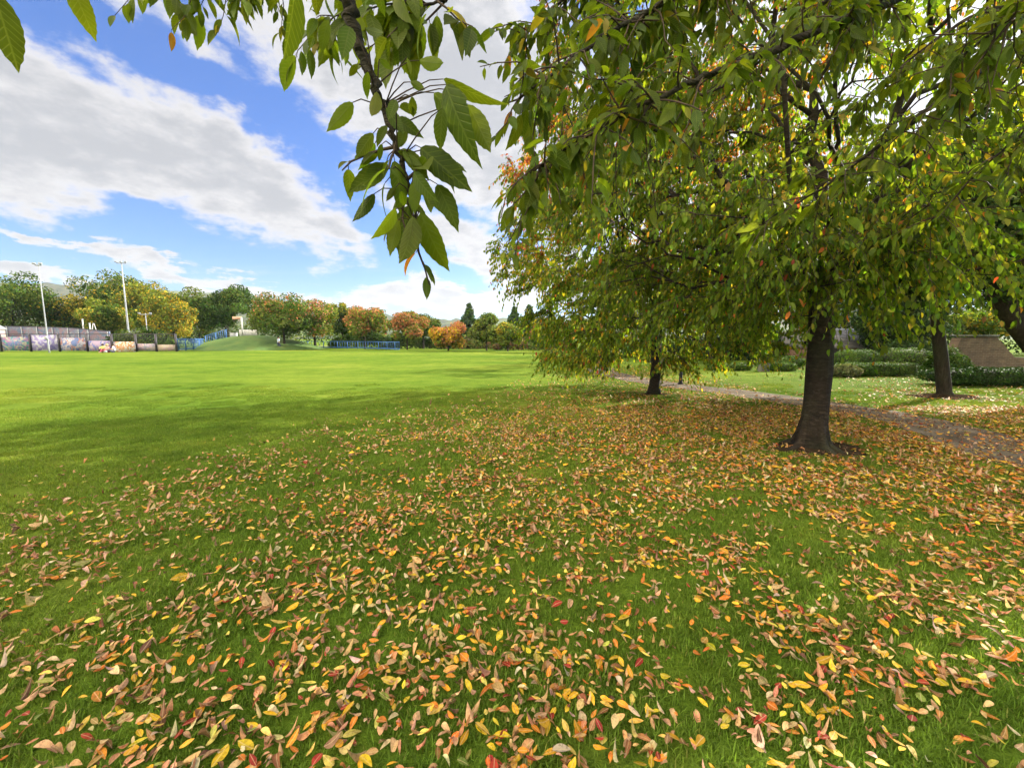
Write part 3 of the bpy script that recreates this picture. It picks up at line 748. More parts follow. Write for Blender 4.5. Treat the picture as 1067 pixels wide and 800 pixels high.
def dress(c, rr, rng, count, L=(.12, .34), nper=9, size=.088, s0=.45, droop=.28, down=1.0, sub=True, levels=2):
    """side shoots with leaves along the outer part of a bough"""
    i0 = int(len(c)*s0); idx = rng.integers(i0, len(c)-1, count); tan = nrm(np.gradient(c, axis=0))[idx]
    dirs = nrm(tan*.7+rng.normal(0, .75, (count, 3))+np.array([0, 0, -.12]))
    poly, lp, tn = twigs(c, idx, dirs, rng, L, droop, nper)
    twig_tubes(tw, poly, .0032, .0012, 5)
    lp2, d, n, s = droop_leaves(lp, tn, rng, size, down*.72, .95); s = s*np.exp(rng.normal(0, .2, len(s)))
    # petioles
    pet = np.stack([lp, lp*.5+(lp2)*.5+[0, 0, .002], lp2], 1); twig_tubes(tw, pet, .0009, .0007, 3)
    put(lp2, d, n, s)
# hanging branch in the middle of the sky
c, r = bough([(1.2, -1.4, 2.9), (.2, -.3, 2.75)], [(350, -110, .72), (363, -10, .74), (374, 48, .75), (392, 92, .75), (406, 135, .76), (420, 175, .75), (430, 210, .75), (436, 236, .74)], .017, .002)
dress(c, r, r4, 5, L=(.05, .10), nper=5, size=.05, s0=.72, down=.8)
# the leaves of its lower cluster, measured one by one (position and size in metres come from a depth of about .7 m)
LEAFLIST = [(180,285,112,370),(20,-60,8,180),(100,-60,92,60),(112,55,85,150),(172,75,150,160),(300,-30,330,62),(345,-30,352,40),(385,40,325,150),(215,78,275,108),(255,165,292,196),(330,160,348,208),
(365,168,448,188),(340,228,385,252),(192,178,168,220),(222,200,214,276),(246,255,240,352),(272,300,325,375),(300,278,283,322),(345,268,350,340),(432,220,612,322),(440,235,505,452),(405,258,500,385),
(430,300,415,426),(500,290,575,446),(470,252,496,380),(237,370,180,450),(242,398,200,480),(280,458,155,536),(272,455,198,530),(240,538,182,622),(270,508,238,622),(300,580,250,676),(306,612,280,712),
(336,570,304,738),(346,600,336,762),(368,410,508,526),(350,478,392,560),(415,512,478,632),(372,530,428,600),(368,590,435,776),(388,548,476,600),(315,530,325,578),(300,330,370,372),(310,300,372,302),
(262,400,250,450),(320,420,375,470),(288,470,320,500),(330,350,300,420),(275,350,240,400),(300,520,270,560),(355,500,350,590),(420,420,470,500)]
rl = np.random.default_rng(5); lp, ld_, ln_, ls_ = [], [], [], []
for (x0, y0, x1, y1) in LEAFLIST:
    k_ = 2.665; a0 = (300+x0/k_, y0/k_); a1 = (300+x1/k_, y1/k_); yd = .72+rl.normal(0, .035)
    p0 = P(a0[0], a0[1], yd); p1 = P(a1[0], a1[1], yd+rl.uniform(-.035, .035)); L_len = np.linalg.norm(p1-p0)
    lp.append(p0); ld_.append(p1-p0); ls_.append(L_len); v = nrm(p0-np.array([0, 0, EYE])); ln_.append(-v*rl.choice([-1, 1])+rl.normal(0, .42, 3))
    # petiole to the nearest point of the branch
    q_ = c[-34:]; j = q_[np.argmin(np.linalg.norm(q_-p0, axis=1)-.0*q_[:, 2])]
    if y0 > 60: twig_tubes(tw, np.array([[j, j*.65+p0*.35+[0, 0, .006], j*.25+p0*.75+[0, 0, .008], p0]]), .0014, .0007, 5)
put(np.array(lp), np.array(ld_), np.array(ln_), np.array(ls_))
# small sprays at the top edge and above the hanging branch
for wp, cnt_, s0, sz, LL in (
    ([(470, -60, 1.5), (420, -25, 1.7), (375, 0, 1.9), (340, 25, 2.0)], 16, .78, .085, (.08, .26)),
    ([(520, -90, 1.6), (430, -50, 1.8), (330, -30, 2.1), (250, -22, 2.3), (170, -18, 2.4)], 26, .72, .085, (.1, .28)),
    ([(560, -70, 1.3), (500, -25, 1.25), (460, 0, 1.2), (425, 8, 1.2)], 14, .8, .085, (.08, .2)),
    # long boughs reaching in from the right
    ([(1120, -60, 1.9), (990, -20, 1.75), (900, 12, 1.6), (860, 30, 1.5), (760, 70, 1.4), (690, 100, 1.3), (610, 142, 1.22), (545, 186, 1.15)], 80, .42, .054, (.08, .26)),
    ([(980, -110, 1.8), (830, -60, 1.6), (740, -20, 1.5), (680, 10, 1.42), (610, 52, 1.33), (530, 108, 1.25)], 70, .45, .054, (.08, .26)),
    ([(1300, -60, 2.3), (1180, -10, 2.1), (1080, 40, 2.0), (1000, 90, 1.9), (920, 150, 1.9), (850, 200, 1.95), (790, 235, 2.0)], 60, .42, .059, (.08, .26)),
    ([(1010, -90, 2.4), (900, -30, 2.3), (830, 30, 2.3), (765, 90, 2.35), (715, 150, 2.4)], 70, .42, .059, (.08, .26)),
    ([(1300, 30, 2.3), (1180, 70, 2.1), (1090, 120, 2.0), (1020, 180, 2.0), (960, 240, 2.1)], 26, .48, .059, (.08, .26)),
    ([(820, -120, 1.9), (700, -70, 1.8), (620, -25, 1.8), (575, 10, 1.8), (545, 40, 1.85)], 42, .5, .054, (.08, .26)),
    ([(1250, -90, 2.6), (1130, -20, 2.5), (1010, 20, 2.5), (940, 70, 2.6), (880, 120, 2.7)], 60, .45, .059, (.08, .26)),
    ([(1500, -60, 2.2), (1260, -40, 1.8), (1120, 0, 1.6), (1040, 30, 1.5), (985, 75, 1.5)], 46, .5, .059, (.12, .35))):
    c, r = bough([(OB[0]+(.3 if wp[0][0] > 700 else -.9), -1.5, 3.0), (1.6 if wp[0][0] > 700 else .9, -.2, 3.1)], wp, .030 if cnt_ > 40 else .014, .0022)
    dress(c, r, r4, int(cnt_*(1.1 if wp[0][0] > 800 else .85)), L=LL, nper=9, size=sz, s0=s0)
# very near single leaves at the top left corner
c, r = bough([(1.0, -1.2, 2.7), (-.2, -.2, 2.6)], [(240, -330, .55), (150, -230, .55), (90, -130, .56), (40, -80, .57)], .02, .002)
lp, ld_, ln_, ls_ = [], [], [], []
for a0, a1, yd in (((-8, -12), (20, 77), .56), ((72, -22), (99, 44), .58), ((-60, 20), (-20, 110), .55), ((330, -28), (331, 20), .62), ((392, -20), (398, 20), .7)):
    p0, p1 = P(*a0, yd), P(*a1, yd+.02); lp.append(p0); ld_.append(p1-p0); ls_.append(np.linalg.norm(p1-p0)); ln_.append(nrm(np.array([0, 0, EYE])-p0)+rl.normal(0, .25, 3))
    j = c[np.argmin(np.linalg.norm(c-p0, axis=1))]
    if a0[0] < 200: twig_tubes(tw, np.array([[j, j*.6+p0*.4+[0, 0, .01], p0*.8+j*.2, p0]]), .0016, .0008, 5)
put(np.array(lp), np.array(ld_), np.array(ln_), np.array(ls_))
mb.build('trunk', M['bark'], ot, smooth=True)
tw.build('twigs', M['twig'], ot)
lp, ld_, ln_, ls_ = map(np.concatenate, (LP, LD, LN, LS))
col = pick(r4, len(lp), [(.55, (.078, .118, .010)), (.33, (.105, .145, .012)), (.14, (.055, .088, .010)), (.03, (.22, .19, .03)), (.015, (.32, .13, .03))], .13)
leaf_obj('crown', lp, ld_, ln_, ls_, col, T_NEAR, M['leaf_near'], ot, r4, curl=(.05, .42), fold=(.08, .45), twist=.25)

# ------------------------------------------------------------------ clump-crowned trees (middle distance and far)
def clump_tree(name, label, base, h, r, trunk_h, pal, rng, n=5000, size=.3, group=None, rtrunk=.15, flat=1.0, low=.0, nclump=26, shape='round', mat='leaf_far', barkm='bark_dark', cat='tree', lean=(0, 0), T=T_SIMPLE, leafdir=None, offset=(0, 0), trunk_pts=None, rc=.34):
    base = np.array(base, float); root = empty(name, base, label, cat, group)
    cz0 = trunk_h*(1-low); c = base+np.array([lean[0]+offset[0], lean[1]+offset[1], (h+cz0)/2]); rz = (h-cz0)/2
    if shape == 'cone':
        t = rng.random(nclump)**.8; a = rng.uniform(0, 6.28, nclump); rr = r*(1-t)*rng.uniform(.35, 1, nclump)
        cc = np.stack([c[0]+rr*np.cos(a), c[1]+rr*np.sin(a), base[2]+cz0+(h-cz0)*t], 1); cr = r*(.12+.30*(1-t))*rng.uniform(.8, 1.2, nclump); cfl = .55
    else:
        v = nrm(rng.normal(0, 1, (nclump, 3))); v[:, 2] = np.where(v[:, 2] < -.85, -.85*rng.random(nclump), v[:, 2]); q = rng.uniform(.35, .80, nclump)[:, None]
        cc = c+v*q*np.array([r, r, rz]); cr = rc*r*rng.uniform(.65, 1.25, nclump); cfl = .8
    # trunk and limbs
    tp = [base+np.array([lean[0]*t, lean[1]*t, -.05+trunk_h*1.02*t]) for t in (0, .12, .35, .6, .85, 1.0)] if trunk_pts is None else [np.array(p, float) for p in trunk_pts]
    if shape == 'cone': tp += [base+[0, 0, h*.6], base+[0, 0, h*.95]]
    mb = MB(); pos, par, cnt, tips = skeleton(tp, cc[:min(nclump, 16)], rng, step=max(.5, h*.09), first=len(tp)-2)
    rad = rtrunk*(cnt/cnt[0])**.5; rad[:len(tp)] = rtrunk*np.linspace(1.05, .75, len(tp)); rad[0] = rtrunk*1.45
    if shape == 'cone': rad[len(tp)-2:len(tp)] = rtrunk*np.array([.4, .1])
    skel_mesh(mb, pos, par, np.maximum(rad, rtrunk*.1), len(tp), rng, trunk_n=12)
    mb.build('trunk', M[barkm], root, smooth=True)
    k = rng.choice(nclump, n, p=cr**2/np.sum(cr**2)); v = nrm(rng.normal(0, 1, (n, 3))); q = rng.uniform(.45, 1.08, n)[:, None]**.7
    p = cc[k]+v*q*cr[k][:, None]*np.array([1, 1, cfl]); p[:, 2] = np.maximum(p[:, 2], base[2]+.15)
    d = nrm(np.cross(v, rng.normal(0, 1, (n, 3)))+np.array([0, 0, -.5])) if leafdir is None else nrm(v+np.array(leafdir)); nn_ = nrm(v+np.array([0, 0, .5])+rng.normal(0, .5, (n, 3)))
    col = pal(p, rng, c, np.array([r, r, rz]), k)
    leaf_obj('crown', p, d, nn_, size*np.exp(rng.normal(0, .25, n)), col, T, M[mat], root, rng, wid=1.7, curl=(0, .5))
    return root
def pal2(*cols, topc=None, side=None, jit=.2):
    """cols: (weight, colour); topc: colour that takes over towards the top; clumps differ as a whole"""
    def f(p, rng, c, rr, k):
        n = len(p); kk = rng.random(400)[k % 400]; pal = [(w_*np.ones(n)*np.exp(1.6*np.sin(kk*40+i*2.1)), cc_) for i, (w_, cc_) in enumerate(cols)]
        if topc is not None:
            t = -.05+ (p[:, 2]-c[2])/rr[2]+.5*(kk-.5)
            if side is not None: t = t+side*(p[:, 0]-c[0])/rr[0]
            pal.append((np.clip(t*.9+.25, 0, 1.6)*2.2, topc))
        return pick(rng, n, pal, jit)
    return f
DG = (.035, .070, .014); MG = (.065, .115, .018); YG = (.15, .185, .025); OLV = (.10, .13, .028); GY = (.34, .27, .03); GD = (.40, .25, .02); OR = (.34, .15, .065); RD = (.38, .115, .075); BG = (.045, .075, .045); PKR = (.40, .18, .12)
def gp(px, Y): return np.array([P(px, 352, Y)[0], Y, 0.])
def ht(py, Y): return EYE+(352-py)/F*Y
def far(name, label, px, Y, top, hw, trunk_h, pal, seed, **kw):
    b = gp(px, Y); r = hw/F*Y
    z0 = kw.pop('z0', 0); b[2] = z0
    return clump_tree(name, label, b, ht(top, Y)-z0, r, trunk_h, pal, np.random.default_rng(seed), size=kw.pop('size', .0042*Y), **kw)
GF = 'trees around the far edge of the field'
far('broadleaf_tree', 'rounded grey green tree at the far left above the graffiti wall', 14, 66, 282, 40, 2.2, pal2((1, DG), (1, MG), (.7, OLV), (.25, YG)), 31, group=GF, low=.45, n=11900)
far('broadleaf_tree', 'dark green tree with a few gold boughs between the two tall masts', 66, 72, 296, 38, 2, pal2((1, DG), (.6, MG), (.45, GY)), 32, group=GF, low=.45, n=10200)
far('broadleaf_tree', 'tall olive green tree directly behind the thicker light mast', 124, 76, 283, 42, 2.2, pal2((1, DG), (1, MG), (.6, OLV), (.3, GY)), 33, group=GF, low=.45, n=12750)
far('broadleaf_tree', 'low yellow green tree in front of the tall olive one by the thicker mast', 110, 62, 309, 25, 1.4, pal2((1, MG), (1.2, YG), (.3, GY)), 34, group=GF, low=.45, n=10200)
far('broadleaf_tree', 'golden topped tree right of the thicker mast', 160, 70, 290, 34, 2, pal2((.7, OLV), (1, YG), (.4, MG), topc=GY), 35, group=GF, low=.45, n=11050)
far('broadleaf_tree', 'golden yellow tree above the blue railings end of the fence', 182, 64, 298, 28, 1.6, pal2((.8, OLV), (.8, YG), (.9, GY), (.3, GD)), 36, group=GF, low=.45, n=11050)
far('broadleaf_tree', 'pale green tree between the golden tree and the big dark one', 208, 78, 302, 26, 2, pal2((1, MG), (1, OLV), (.5, YG)), 37, group=GF, low=.45, n=7650)
far('broadleaf_tree', 'large dark green tree rising behind the grassy mound', 238, 74, 292, 31, 2.5, pal2((1.6, DG), (.8, MG), (.3, OLV)), 38, group=GF, low=.45, n=13600)
far('cherry_tree', 'green cherry tree with orange pink middle beside the walking person', 296, 57, 304, 35, 2.2, pal2((1, MG), (1, OLV), (.5, YG), topc=OR), 39, group=GF, low=.45, n=13600, rtrunk=.17, barkm='bark')
far('cherry_tree', 'cherry tree with pink bare top just right of the walking person', 328, 62, 304, 29, 2.4, pal2((1, MG), (1, YG), (.2, OR), topc=PKR), 40, group=GF, low=.45, n=8500, rtrunk=.2, rc=.3, barkm='bark')
far('broadleaf_tree', 'yellow crowned tree standing behind the dark bushes', 357, 72, 310, 19, 2, pal2((1, DG), (1, YG), topc=GY), 41, group=GF, low=.45, n=7650)
far('cherry_tree', 'round orange pink cherry tree by the end of the blue railings', 380, 60, 315, 27, 1.9, pal2((.5, YG), (.8, OR), (.3, MG), topc=OR, side=-.4), 42, group=GF, low=.45, n=10200, rtrunk=.13, barkm='bark')
far('cherry_tree', 'slender trunked cherry tree of mixed orange and green leaves', 424, 56, 324, 22, 2.1, pal2((1, OLV), (1, YG), (.8, OR), topc=OR), 43, group=GF, low=.45, n=9350, rtrunk=.11, barkm='bark')
far('broadleaf_tree', 'plain mid green tree behind the slender orange and green one', 441, 62, 326, 17, 1.6, pal2((1, MG), (1, OLV)), 44, group=GF, low=.45, n=6800)
far('cherry_tree', 'low bright orange red cherry tree reaching down to the grass', 467, 52, 336, 21, .9, pal2((.8, YG), (1.2, OR), (.8, GD), topc=RD), 45, group=GF, n=11050, rtrunk=.1, low=.5)
far('fir_tree', 'tall dark green conifer behind the orange red cherry', 489, 62, 317, 16, 1.5, pal2((1.4, DG), (.8, BG), (.4, MG)), 46, group=GF, low=.45, n=9350, shape='cone', nclump=60)
far('cherry_tree', 'olive green young cherry tree between the two conifer groups', 507, 52, 327, 18, .9, pal2((1, OLV), (.8, YG), (.4, MG)), 47, group=GF, n=9350, rtrunk=.1, low=.4)
far('cherry_tree', 'yellow green bushy tree in front of the blue green conifers', 529, 50, 334, 17, .9, pal2((1, MG), (.9, YG), (.3, GY)), 48, group=GF, n=9350, rtrunk=.1, low=.5)
far('fir_tree', 'left one of the two feathery blue green conifers', 536, 66, 321, 15, 1.5, pal2((1.4, BG), (.6, DG)), 49, group=GF, low=.45, n=7140, shape='cone', nclump=60)
far('fir_tree', 'right one of the two feathery blue green conifers', 551, 66, 319, 16, 1.5, pal2((1.4, BG), (.6, DG)), 50, group=GF, low=.45, n=7140, shape='cone', nclump=60)
far('cherry_tree', 'cherry tree with bright pink red top at the edge of the big crown', 570, 46, 330, 22, .9, pal2((1, MG), (1, OLV), topc=RD, side=-.3), 51, group=GF, n=10200, rtrunk=.12, low=.4)
far('broadleaf_tree', 'pale olive tree glimpsed behind the lowest cherry leaves', 606, 55, 332, 22, 1.5, pal2((1, OLV), (.6, YG), (.3, OR)), 52, group=GF, n=7650, low=.4)
far('broadleaf_tree', 'tall green tree behind the slim cherry tree', 650, 50, 300, 30, 2.0, pal2((1, MG), (1, DG)), 53, group=GF, n=9350, low=.3)

def bush(name, label, pts_px, Y, zt, pal, seed, n=4000, group=None, size=.25, depth=2.0, cat='bush', mat='leaf_far', wob=.25, base_z=0, T=T_SIMPLE, wid=1.5):
    """a low mass of leaves along a line given by two pixel columns"""
    rng = np.random.default_rng(seed); x0, x1 = gp(pts_px[0], Y)[0], gp(pts_px[1], Y)[0]
    x = rng.uniform(x0, x1, n); u = (x-x0)/(x1-x0); top = zt*(1+wob*(np.sin(u*9+seed)+.6*np.sin(u*21+seed*2))*.5)*np.clip(np.sin(np.pi*np.clip(u, .03, .97))**.35, .3, 1)
    th = rng.uniform(0, math.pi, n); q = rng.uniform(.75, 1.03, n)
    y = Y+depth/2*np.cos(th)*q; z = base_z+np.maximum(.04, top*np.sin(th)**.6*q*rng.uniform(.2, 1, n)**.3)
    p = np.stack([x, y, z], 1); v = nrm(np.stack([rng.normal(0, .4, n), np.cos(th), np.sin(th)], 1))
    d = nrm(np.cross(v, rng.normal(0, 1, (n, 3)))); nn_ = nrm(v+rng.normal(0, .45, (n, 3)))
    base = np.array([(x0+x1)/2, Y, base_z])
    kk = (u*12).astype(int)
    col = pal(p, rng, base+[0, 0, zt/2], np.array([(x1-x0)/2, depth, zt/2]), kk)
    o = leaf_obj(name, p, d, nn_, size*np.exp(rng.normal(0, .25, n)), col, T, M[mat], None, rng, wid=wid); tag(o, label, cat, group)
bush('bush', 'long low dark bushes under the yellow crowned tree and orange cherry', (345, 412), 66, 3.0, pal2((1.5, DG), (.6, MG)), 60, n=5000, size=.32)
bush('bush', 'dark green undergrowth behind the slender orange and green cherry', (398, 458), 64, 2.2, pal2((1.5, DG), (.8, MG), (.3, OLV)), 61, n=4500, size=.32)
bush('bush', 'dull brown green thicket beneath the dark conifer', (456, 522), 60, 2.0, pal2((1.2, DG), (.8, OLV), (.3, (.14, .09, .04))), 62, n=4500, size=.3)
bush('bush', 'brownish hedge line beneath the blue green conifers', (515, 600), 56, 1.7, pal2((1, DG), (.8, OLV), (.5, (.16, .10, .05))), 63, n=5000, size=.28)
bush('bush', 'green ivy mass topping the dark mesh fence', (110, 182), 52.5, 3.0, pal2((1, DG), (1, MG), (.5, OLV)), 64, n=5000, size=.24, depth=1.5)
bush('bush', 'dark undergrowth at the foot of the trees behind the graffiti wall', (-60, 120), 80, 6.0, pal2((1.6, DG), (.5, MG)), 65, n=6000, size=.36)
bush('bush', 'dark shrubs behind the blue railings and mound', (170, 420), 84, 5.0, pal2((1.6, DG), (.6, MG), (.3, YG)), 66, n=6000, size=.36)

# ------------------------------------------------------------------ wooded hills far away
m, nt, out = newmat('wooded hillside')
b = N(nt, 'ShaderNodeBsdfPrincipled'); b.inputs['Roughness'].default_value = .9; b.inputs['Specular IOR Level'].default_value = .05
n1 = noise(nt, .02, 8, .65); n2 = noise(nt, .004, 4)
c_ = ramp(nt, n1.outputs[0], [(.3, (.022, .035, .022)), (.5, (.05, .065, .035)), (.68, (.10, .085, .045))])
c_ = mixc(nt, ramp(nt, n2.outputs[0], [(.5, (0, 0, 0)), (.56, (.7, .7, .7))]), c_, (.10, .14, .05))
nt.links.new(c_, b.inputs['Base Color']); bp = N(nt, 'ShaderNodeBump'); bp.inputs['Distance'].default_value = 12; nt.links.new(n1.outputs[0], bp.inputs['Height']); nt.links.new(bp.outputs[0], b.inputs['Normal'])
nt.links.new(b.outputs[0], out.inputs[0]); M['hill'] = m
def hill(Y, prof, depth, seed, jag):
    rng = np.random.default_rng(seed); pxs = np.arange(-420, 1500, 4.0); top = np.interp(pxs, [p[0] for p in prof], [p[1] for p in prof])
    x = (pxs-533.5)/F*Y; wob = sum(rng.uniform(.5, 1)*np.sin(x*f_+rng.uniform(0, 6)) for f_ in (.004, .011, .031, .07, .15))
    h = (352-top)/F*Y*(1+.0*wob)+jag*wob*.5+rng.normal(0, jag*.25, len(x)); rows = []
    for s, t in ((0, 0), (.3, .25), (.55, .6), (.8, .88), (1, 1), (1.35, .8), (1.9, .35)):
        yy = Y-depth+depth*s; f = yy/Y if s < 1 else 1
        rows.append(np.stack([x*(.9+.1*s), np.full(len(x), yy)+rng.normal(0, depth*.02, len(x)), h*t+(EYE if t == 1 else 0)-2*(t == 0)], 1))
    V = np.vstack(rows); nx_ = len(x); i = (np.arange(len(rows)-1)[:, None]*nx_+np.arange(nx_-1)[None]).ravel()
    mesh_np('hills', V, [np.stack([i, i+1, i+nx_+1, i+nx_], 1)], M['hill'])['kind'] = 'structure'
hill(1500, [(-700, 300), (0, 296), (110, 299), (200, 305), (330, 318), (420, 331), (470, 333), (520, 331), (580, 335), (640, 330), (900, 322), (1900, 318)], 700, 1, 5)
hill(800, [(-700, 320), (0, 318), (300, 334), (420, 340), (600, 341), (760, 330), (1900, 322)], 350, 2, 2.5)

# ------------------------------------------------------------------ left: skate park walls, fence, masts
def graf(name, bgc, cols, scale, seed, sharp=.03):
    m, nt, out = newmat(name); b = N(nt, 'ShaderNodeBsdfPrincipled'); b.inputs['Roughness'].default_value = .7
    tc = N(nt, 'ShaderNodeTexCoord'); mp = N(nt, 'ShaderNodeMapping'); mp.inputs['Location'].default_value = (seed*7.3, seed*3.1, seed); nt.links.new(tc.outputs['Object'], mp.inputs[0])
    col = None
    for i, c in enumerate(cols):
        n = noise(nt, scale*(1+.35*i), 2.5, .5, coord=mp.outputs[0], dist=1.6+.5*i); n.inputs['Detail'].default_value = 2
        mp2 = N(nt, 'ShaderNodeMapping'); mp2.inputs['Location'].default_value = (i*5.5, i*2.7, i*9.1); nt.links.new(mp.outputs[0], mp2.inputs[0]); nt.links.new(mp2.outputs[0], n.inputs['Vector'])
        f = ramp(nt, n.outputs[0], [(.53, (0, 0, 0)), (.53+sharp, (1, 1, 1))]); col = mixc(nt, f, col if col is not None else bgc, c)
    n = noise(nt, 9, 5); col = mixc(nt, .35, col, ramp(nt, n.outputs[0], [(.3, (.6, .6, .6)), (.7, (1.2, 1.2, 1.2))]), 'MULTIPLY')
    col = mixc(nt, 1.0, col, (.68, .68, .72), 'MULTIPLY')
    nt.links.new(col, b.inputs['Base Color']); nt.links.new(b.outputs[0], out.inputs[0]); return m
GM = [graf('painted wall pale', (.24, .26, .31), [(.32, .33, .38), (.20, .20, .30), (.15, .20, .30), (.30, .20, .24)], .35, 1),
      graf('painted board teal', (.26, .34, .40), [(.06, .30, .26), (.12, .20, .42), (.50, .50, .35), (.40, .20, .35)], .55, 2),
      graf('painted board purple', (.34, .28, .55), [(.45, .42, .68), (.22, .18, .48), (.62, .60, .68)], .5, 3),
      graf('painted board pink and blue', (.50, .42, .50), [(.14, .20, .50), (.55, .25, .20), (.60, .56, .60), (.15, .22, .45)], .6, 4),
      graf('painted board magenta', (.48, .36, .50), [(.42, .08, .36), (.60, .52, .58), (.20, .22, .55)], .55, 5),
      graf('painted board orange', (.62, .24, .06), [(.75, .66, .55), (.70, .35, .10), (.80, .74, .66)], 1.3, 6),
      graf('painted board lilac', (.42, .30, .44), [(.50, .42, .50), (.30, .32, .36), (.56, .45, .42)], .6, 7),
      graf('painted board sand', (.48, .38, .28), [(.50, .34, .34), (.42, .38, .30)], .6, 8)]
M['dark_steel'] = simple('dark fence steel', [(.3, (.03, .028, .035)), (.7, (.06, .055, .065))], 5, .5, bump=0)
M['galv'] = simple('galvanised steel', [(.3, (.24, .25, .27)), (.7, (.34, .36, .38))], 4, .5, bump=0)
M['white_paint'] = simple('off white painted steel', [(.3, (.36, .36, .35)), (.7, (.46, .46, .45))], 4, .5, bump=0)
M['blue_rail'] = simple('blue painted railings', [(.3, (.03, .10, .28)), (.7, (.06, .17, .40))], 4, .45, bump=0)
YF = 48.5; x0 = gp(-60, YF)[0]
# tall painted back wall of the skate park
YB = 55; wall = empty('graffiti_wall', gp(50, YB), 'tall pale graffiti covered back wall behind the mesh fence', 'wall')
wt = [(-60, 340.5), (8, 340.5), (40, 340.8), (72, 342), (93, 343.8), (114, 345.5)]
def prism(pl, Y0, th_):
    n_ = len(pl); V = [(gp(a_, YB)[0], Y0+dy_, h_) for dy_ in (0, th_) for a_, h_ in pl]
    return V, [list(range(n_)), list(range(n_, 2*n_))[::-1]]+[[(q_+1) % n_, q_, q_+n_, (q_+1) % n_+n_] for q_ in range(n_)]
V, Fq = prism([(a_, ht(t_, YB)) for a_, t_ in wt]+[(114, 0), (-60, 0)], YB, .2)
me = bpy.data.meshes.new('wall_panel'); me.from_pydata(V, [], Fq); link('wall_panel', me, GM[0], wall)
V, Fq = prism([(a_, ht(t_, YB)+.09) for a_, t_ in wt]+[(a_, ht(t_, YB)+.003) for a_, t_ in wt[::-1]], YB-.04, .28)
me = bpy.data.meshes.new('coping'); me.from_pydata(V, [], Fq); link('coping', me, M['dark_steel'], wall)
for a_ in (-40, -15, 9, 24, 40, 56, 72, 83, 93, 113):
    h = ht(np.interp(a_, [q_[0] for q_ in wt], [q_[1] for q_ in wt]), YB)-.01
    MB().box([gp(a_, YB)[0], YB-.05, h/2], [.09, .08, h]).build('batten', M['galv'], wall)
# front fence: posts, rails, mesh and painted boards
fence = empty('mesh_fence', gp(90, YF), 'dark posted wire mesh fence with painted lower boards along the field', 'fence')
posts = [-60, -28, 0, 31, 61, 90, 116, 141, 162, 183]
for p_ in posts:
    MB().box([gp(p_, YF)[0], YF, ht(348, YF)/2], [.16, .16, ht(348, YF)]).build('post', M['dark_steel'], fence)
boards = [1, 3, 1, 2, 3, 4, 6, 6, 7]; tops = [351, 351, 351, 349, 352, 355, 356, 358, 359]
for i in range(len(posts)-1):
    xa, xb = gp(posts[i], YF)[0]+.1, gp(posts[i+1], YF)[0]-.1; h = ht(tops[i], YF)
    MB().box([(xa+xb)/2, YF+.05, h/2+.05], [xb-xa, .06, h-.1]).build('board', GM[boards[i]], fence)
    wm = MB(); H = ht(348, YF)
    for z in np.arange(h+.15, H, .2): wm.box([(xa+xb)/2, YF, z], [xb-xa, .012, .012])
    for x in np.arange(xa+.1, xb, .2): wm.box([x, YF+.018, (h+H)/2], [.012, .012, H-h])
    (wm.build('wire_mesh', M['dark_steel'], fence) if h < H-.35 else None)
    MB().box([(xa+xb)/2, YF-.05, H], [xb-xa, .07, .07]).build('top_rail', M['dark_steel'], fence)
# orange painted board leaning free in front of the fence
xa, xb = gp(120, YF-1)[0], gp(139.5, YF-1)[0]
ob = empty('painted_board', ((xa+xb)/2, YF-1, 0), 'orange board with pale painted swirls standing against the fence', 'board')
MB().box([(xa+xb)/2, YF-1, ht(356, YF-1)/2], [xb-xa, .1, ht(356, YF-1)]).build('panel', GM[5], ob)
for x in (xa+.3, xb-.3): MB().box([x, YF-.8, .45], [.07, .35, .9]).build('foot', M['galv'], ob)
# masts
def mast(label, px, Y, top, r0, r1, bar, lamps, name='floodlight_mast', z=0):
    b_ = gp(px, Y); h = ht(top, Y); root = empty(name, b_, label, 'light mast', 'light masts of the skate park')
    MB().tube([b_+[0, 0, -.05], b_+[0, 0, .5], b_+[0, 0, h*.5], b_+[0, 0, h]], [r0*1.1, r0, (r0+r1)/2, r1], 10).build('pole', M['galv'], root, smooth=True)
    MB().box(b_+[0, 0, h*.97], [bar, .1, .1]).build('crossbar', M['galv'], root)
    for i in range(lamps):
        x = (i/(lamps-1)-.5)*bar if lamps > 1 else 0
        MB().box(b_+[x, -.12, h*.97+.16], [.26, .18, .18], tilt=.2).build('lamp', M['galv'], root)
    MB().box(b_+[0, -.14, 1.6], [.22, .14, .4]).build('control_box', M['galv'], root)
mast('thin pale light mast standing on the grass before the graffiti fence', 49.5, 45, 276, .075, .03, .7, 2)
mast('thicker grey light mast rising behind the fence in front of the olive tree', 134.5, 58, 274, .13, .06, 1.3, 3)
mast('short light pole with two lamps behind the ivy topped fence', 154, 60, 327, .07, .05, 1.6, 2)
for px_, t_, l_ in ((88, 333, 'single pale post poking above the graffiti wall nearest the thin mast'), (95, 337, 'middle pale post of the ramp frame behind the wall')):
    b_ = gp(px_, 57.5); h = ht(t_, 57.5); q_ = MB().box(b_+[0, 0, h/2], [.11, .11, h]).box(b_+[0, 0, h+.03], [.16, .16, .06]).build('post', M['white_paint'], None); q_.name = 'wooden_post'; tag(q_, l_, 'post')
# A frame ramp support
b_ = gp(99, 57); h = ht(337, 57); af = empty('ramp_frame', b_, 'small pale A shaped frame above the pale wall beside the posts', 'frame')
for s in (-1, 1): MB().tube([b_+[s*.9, 0, 0], b_+[s*.06, 0, h]], .045, 6).build('strut', M['white_paint'], af)
MB().tube([b_+[-.5, .02, h*.55], b_+[.5, .02, h*.55]], .05, 6).build('crossbar', M['white_paint'], af)
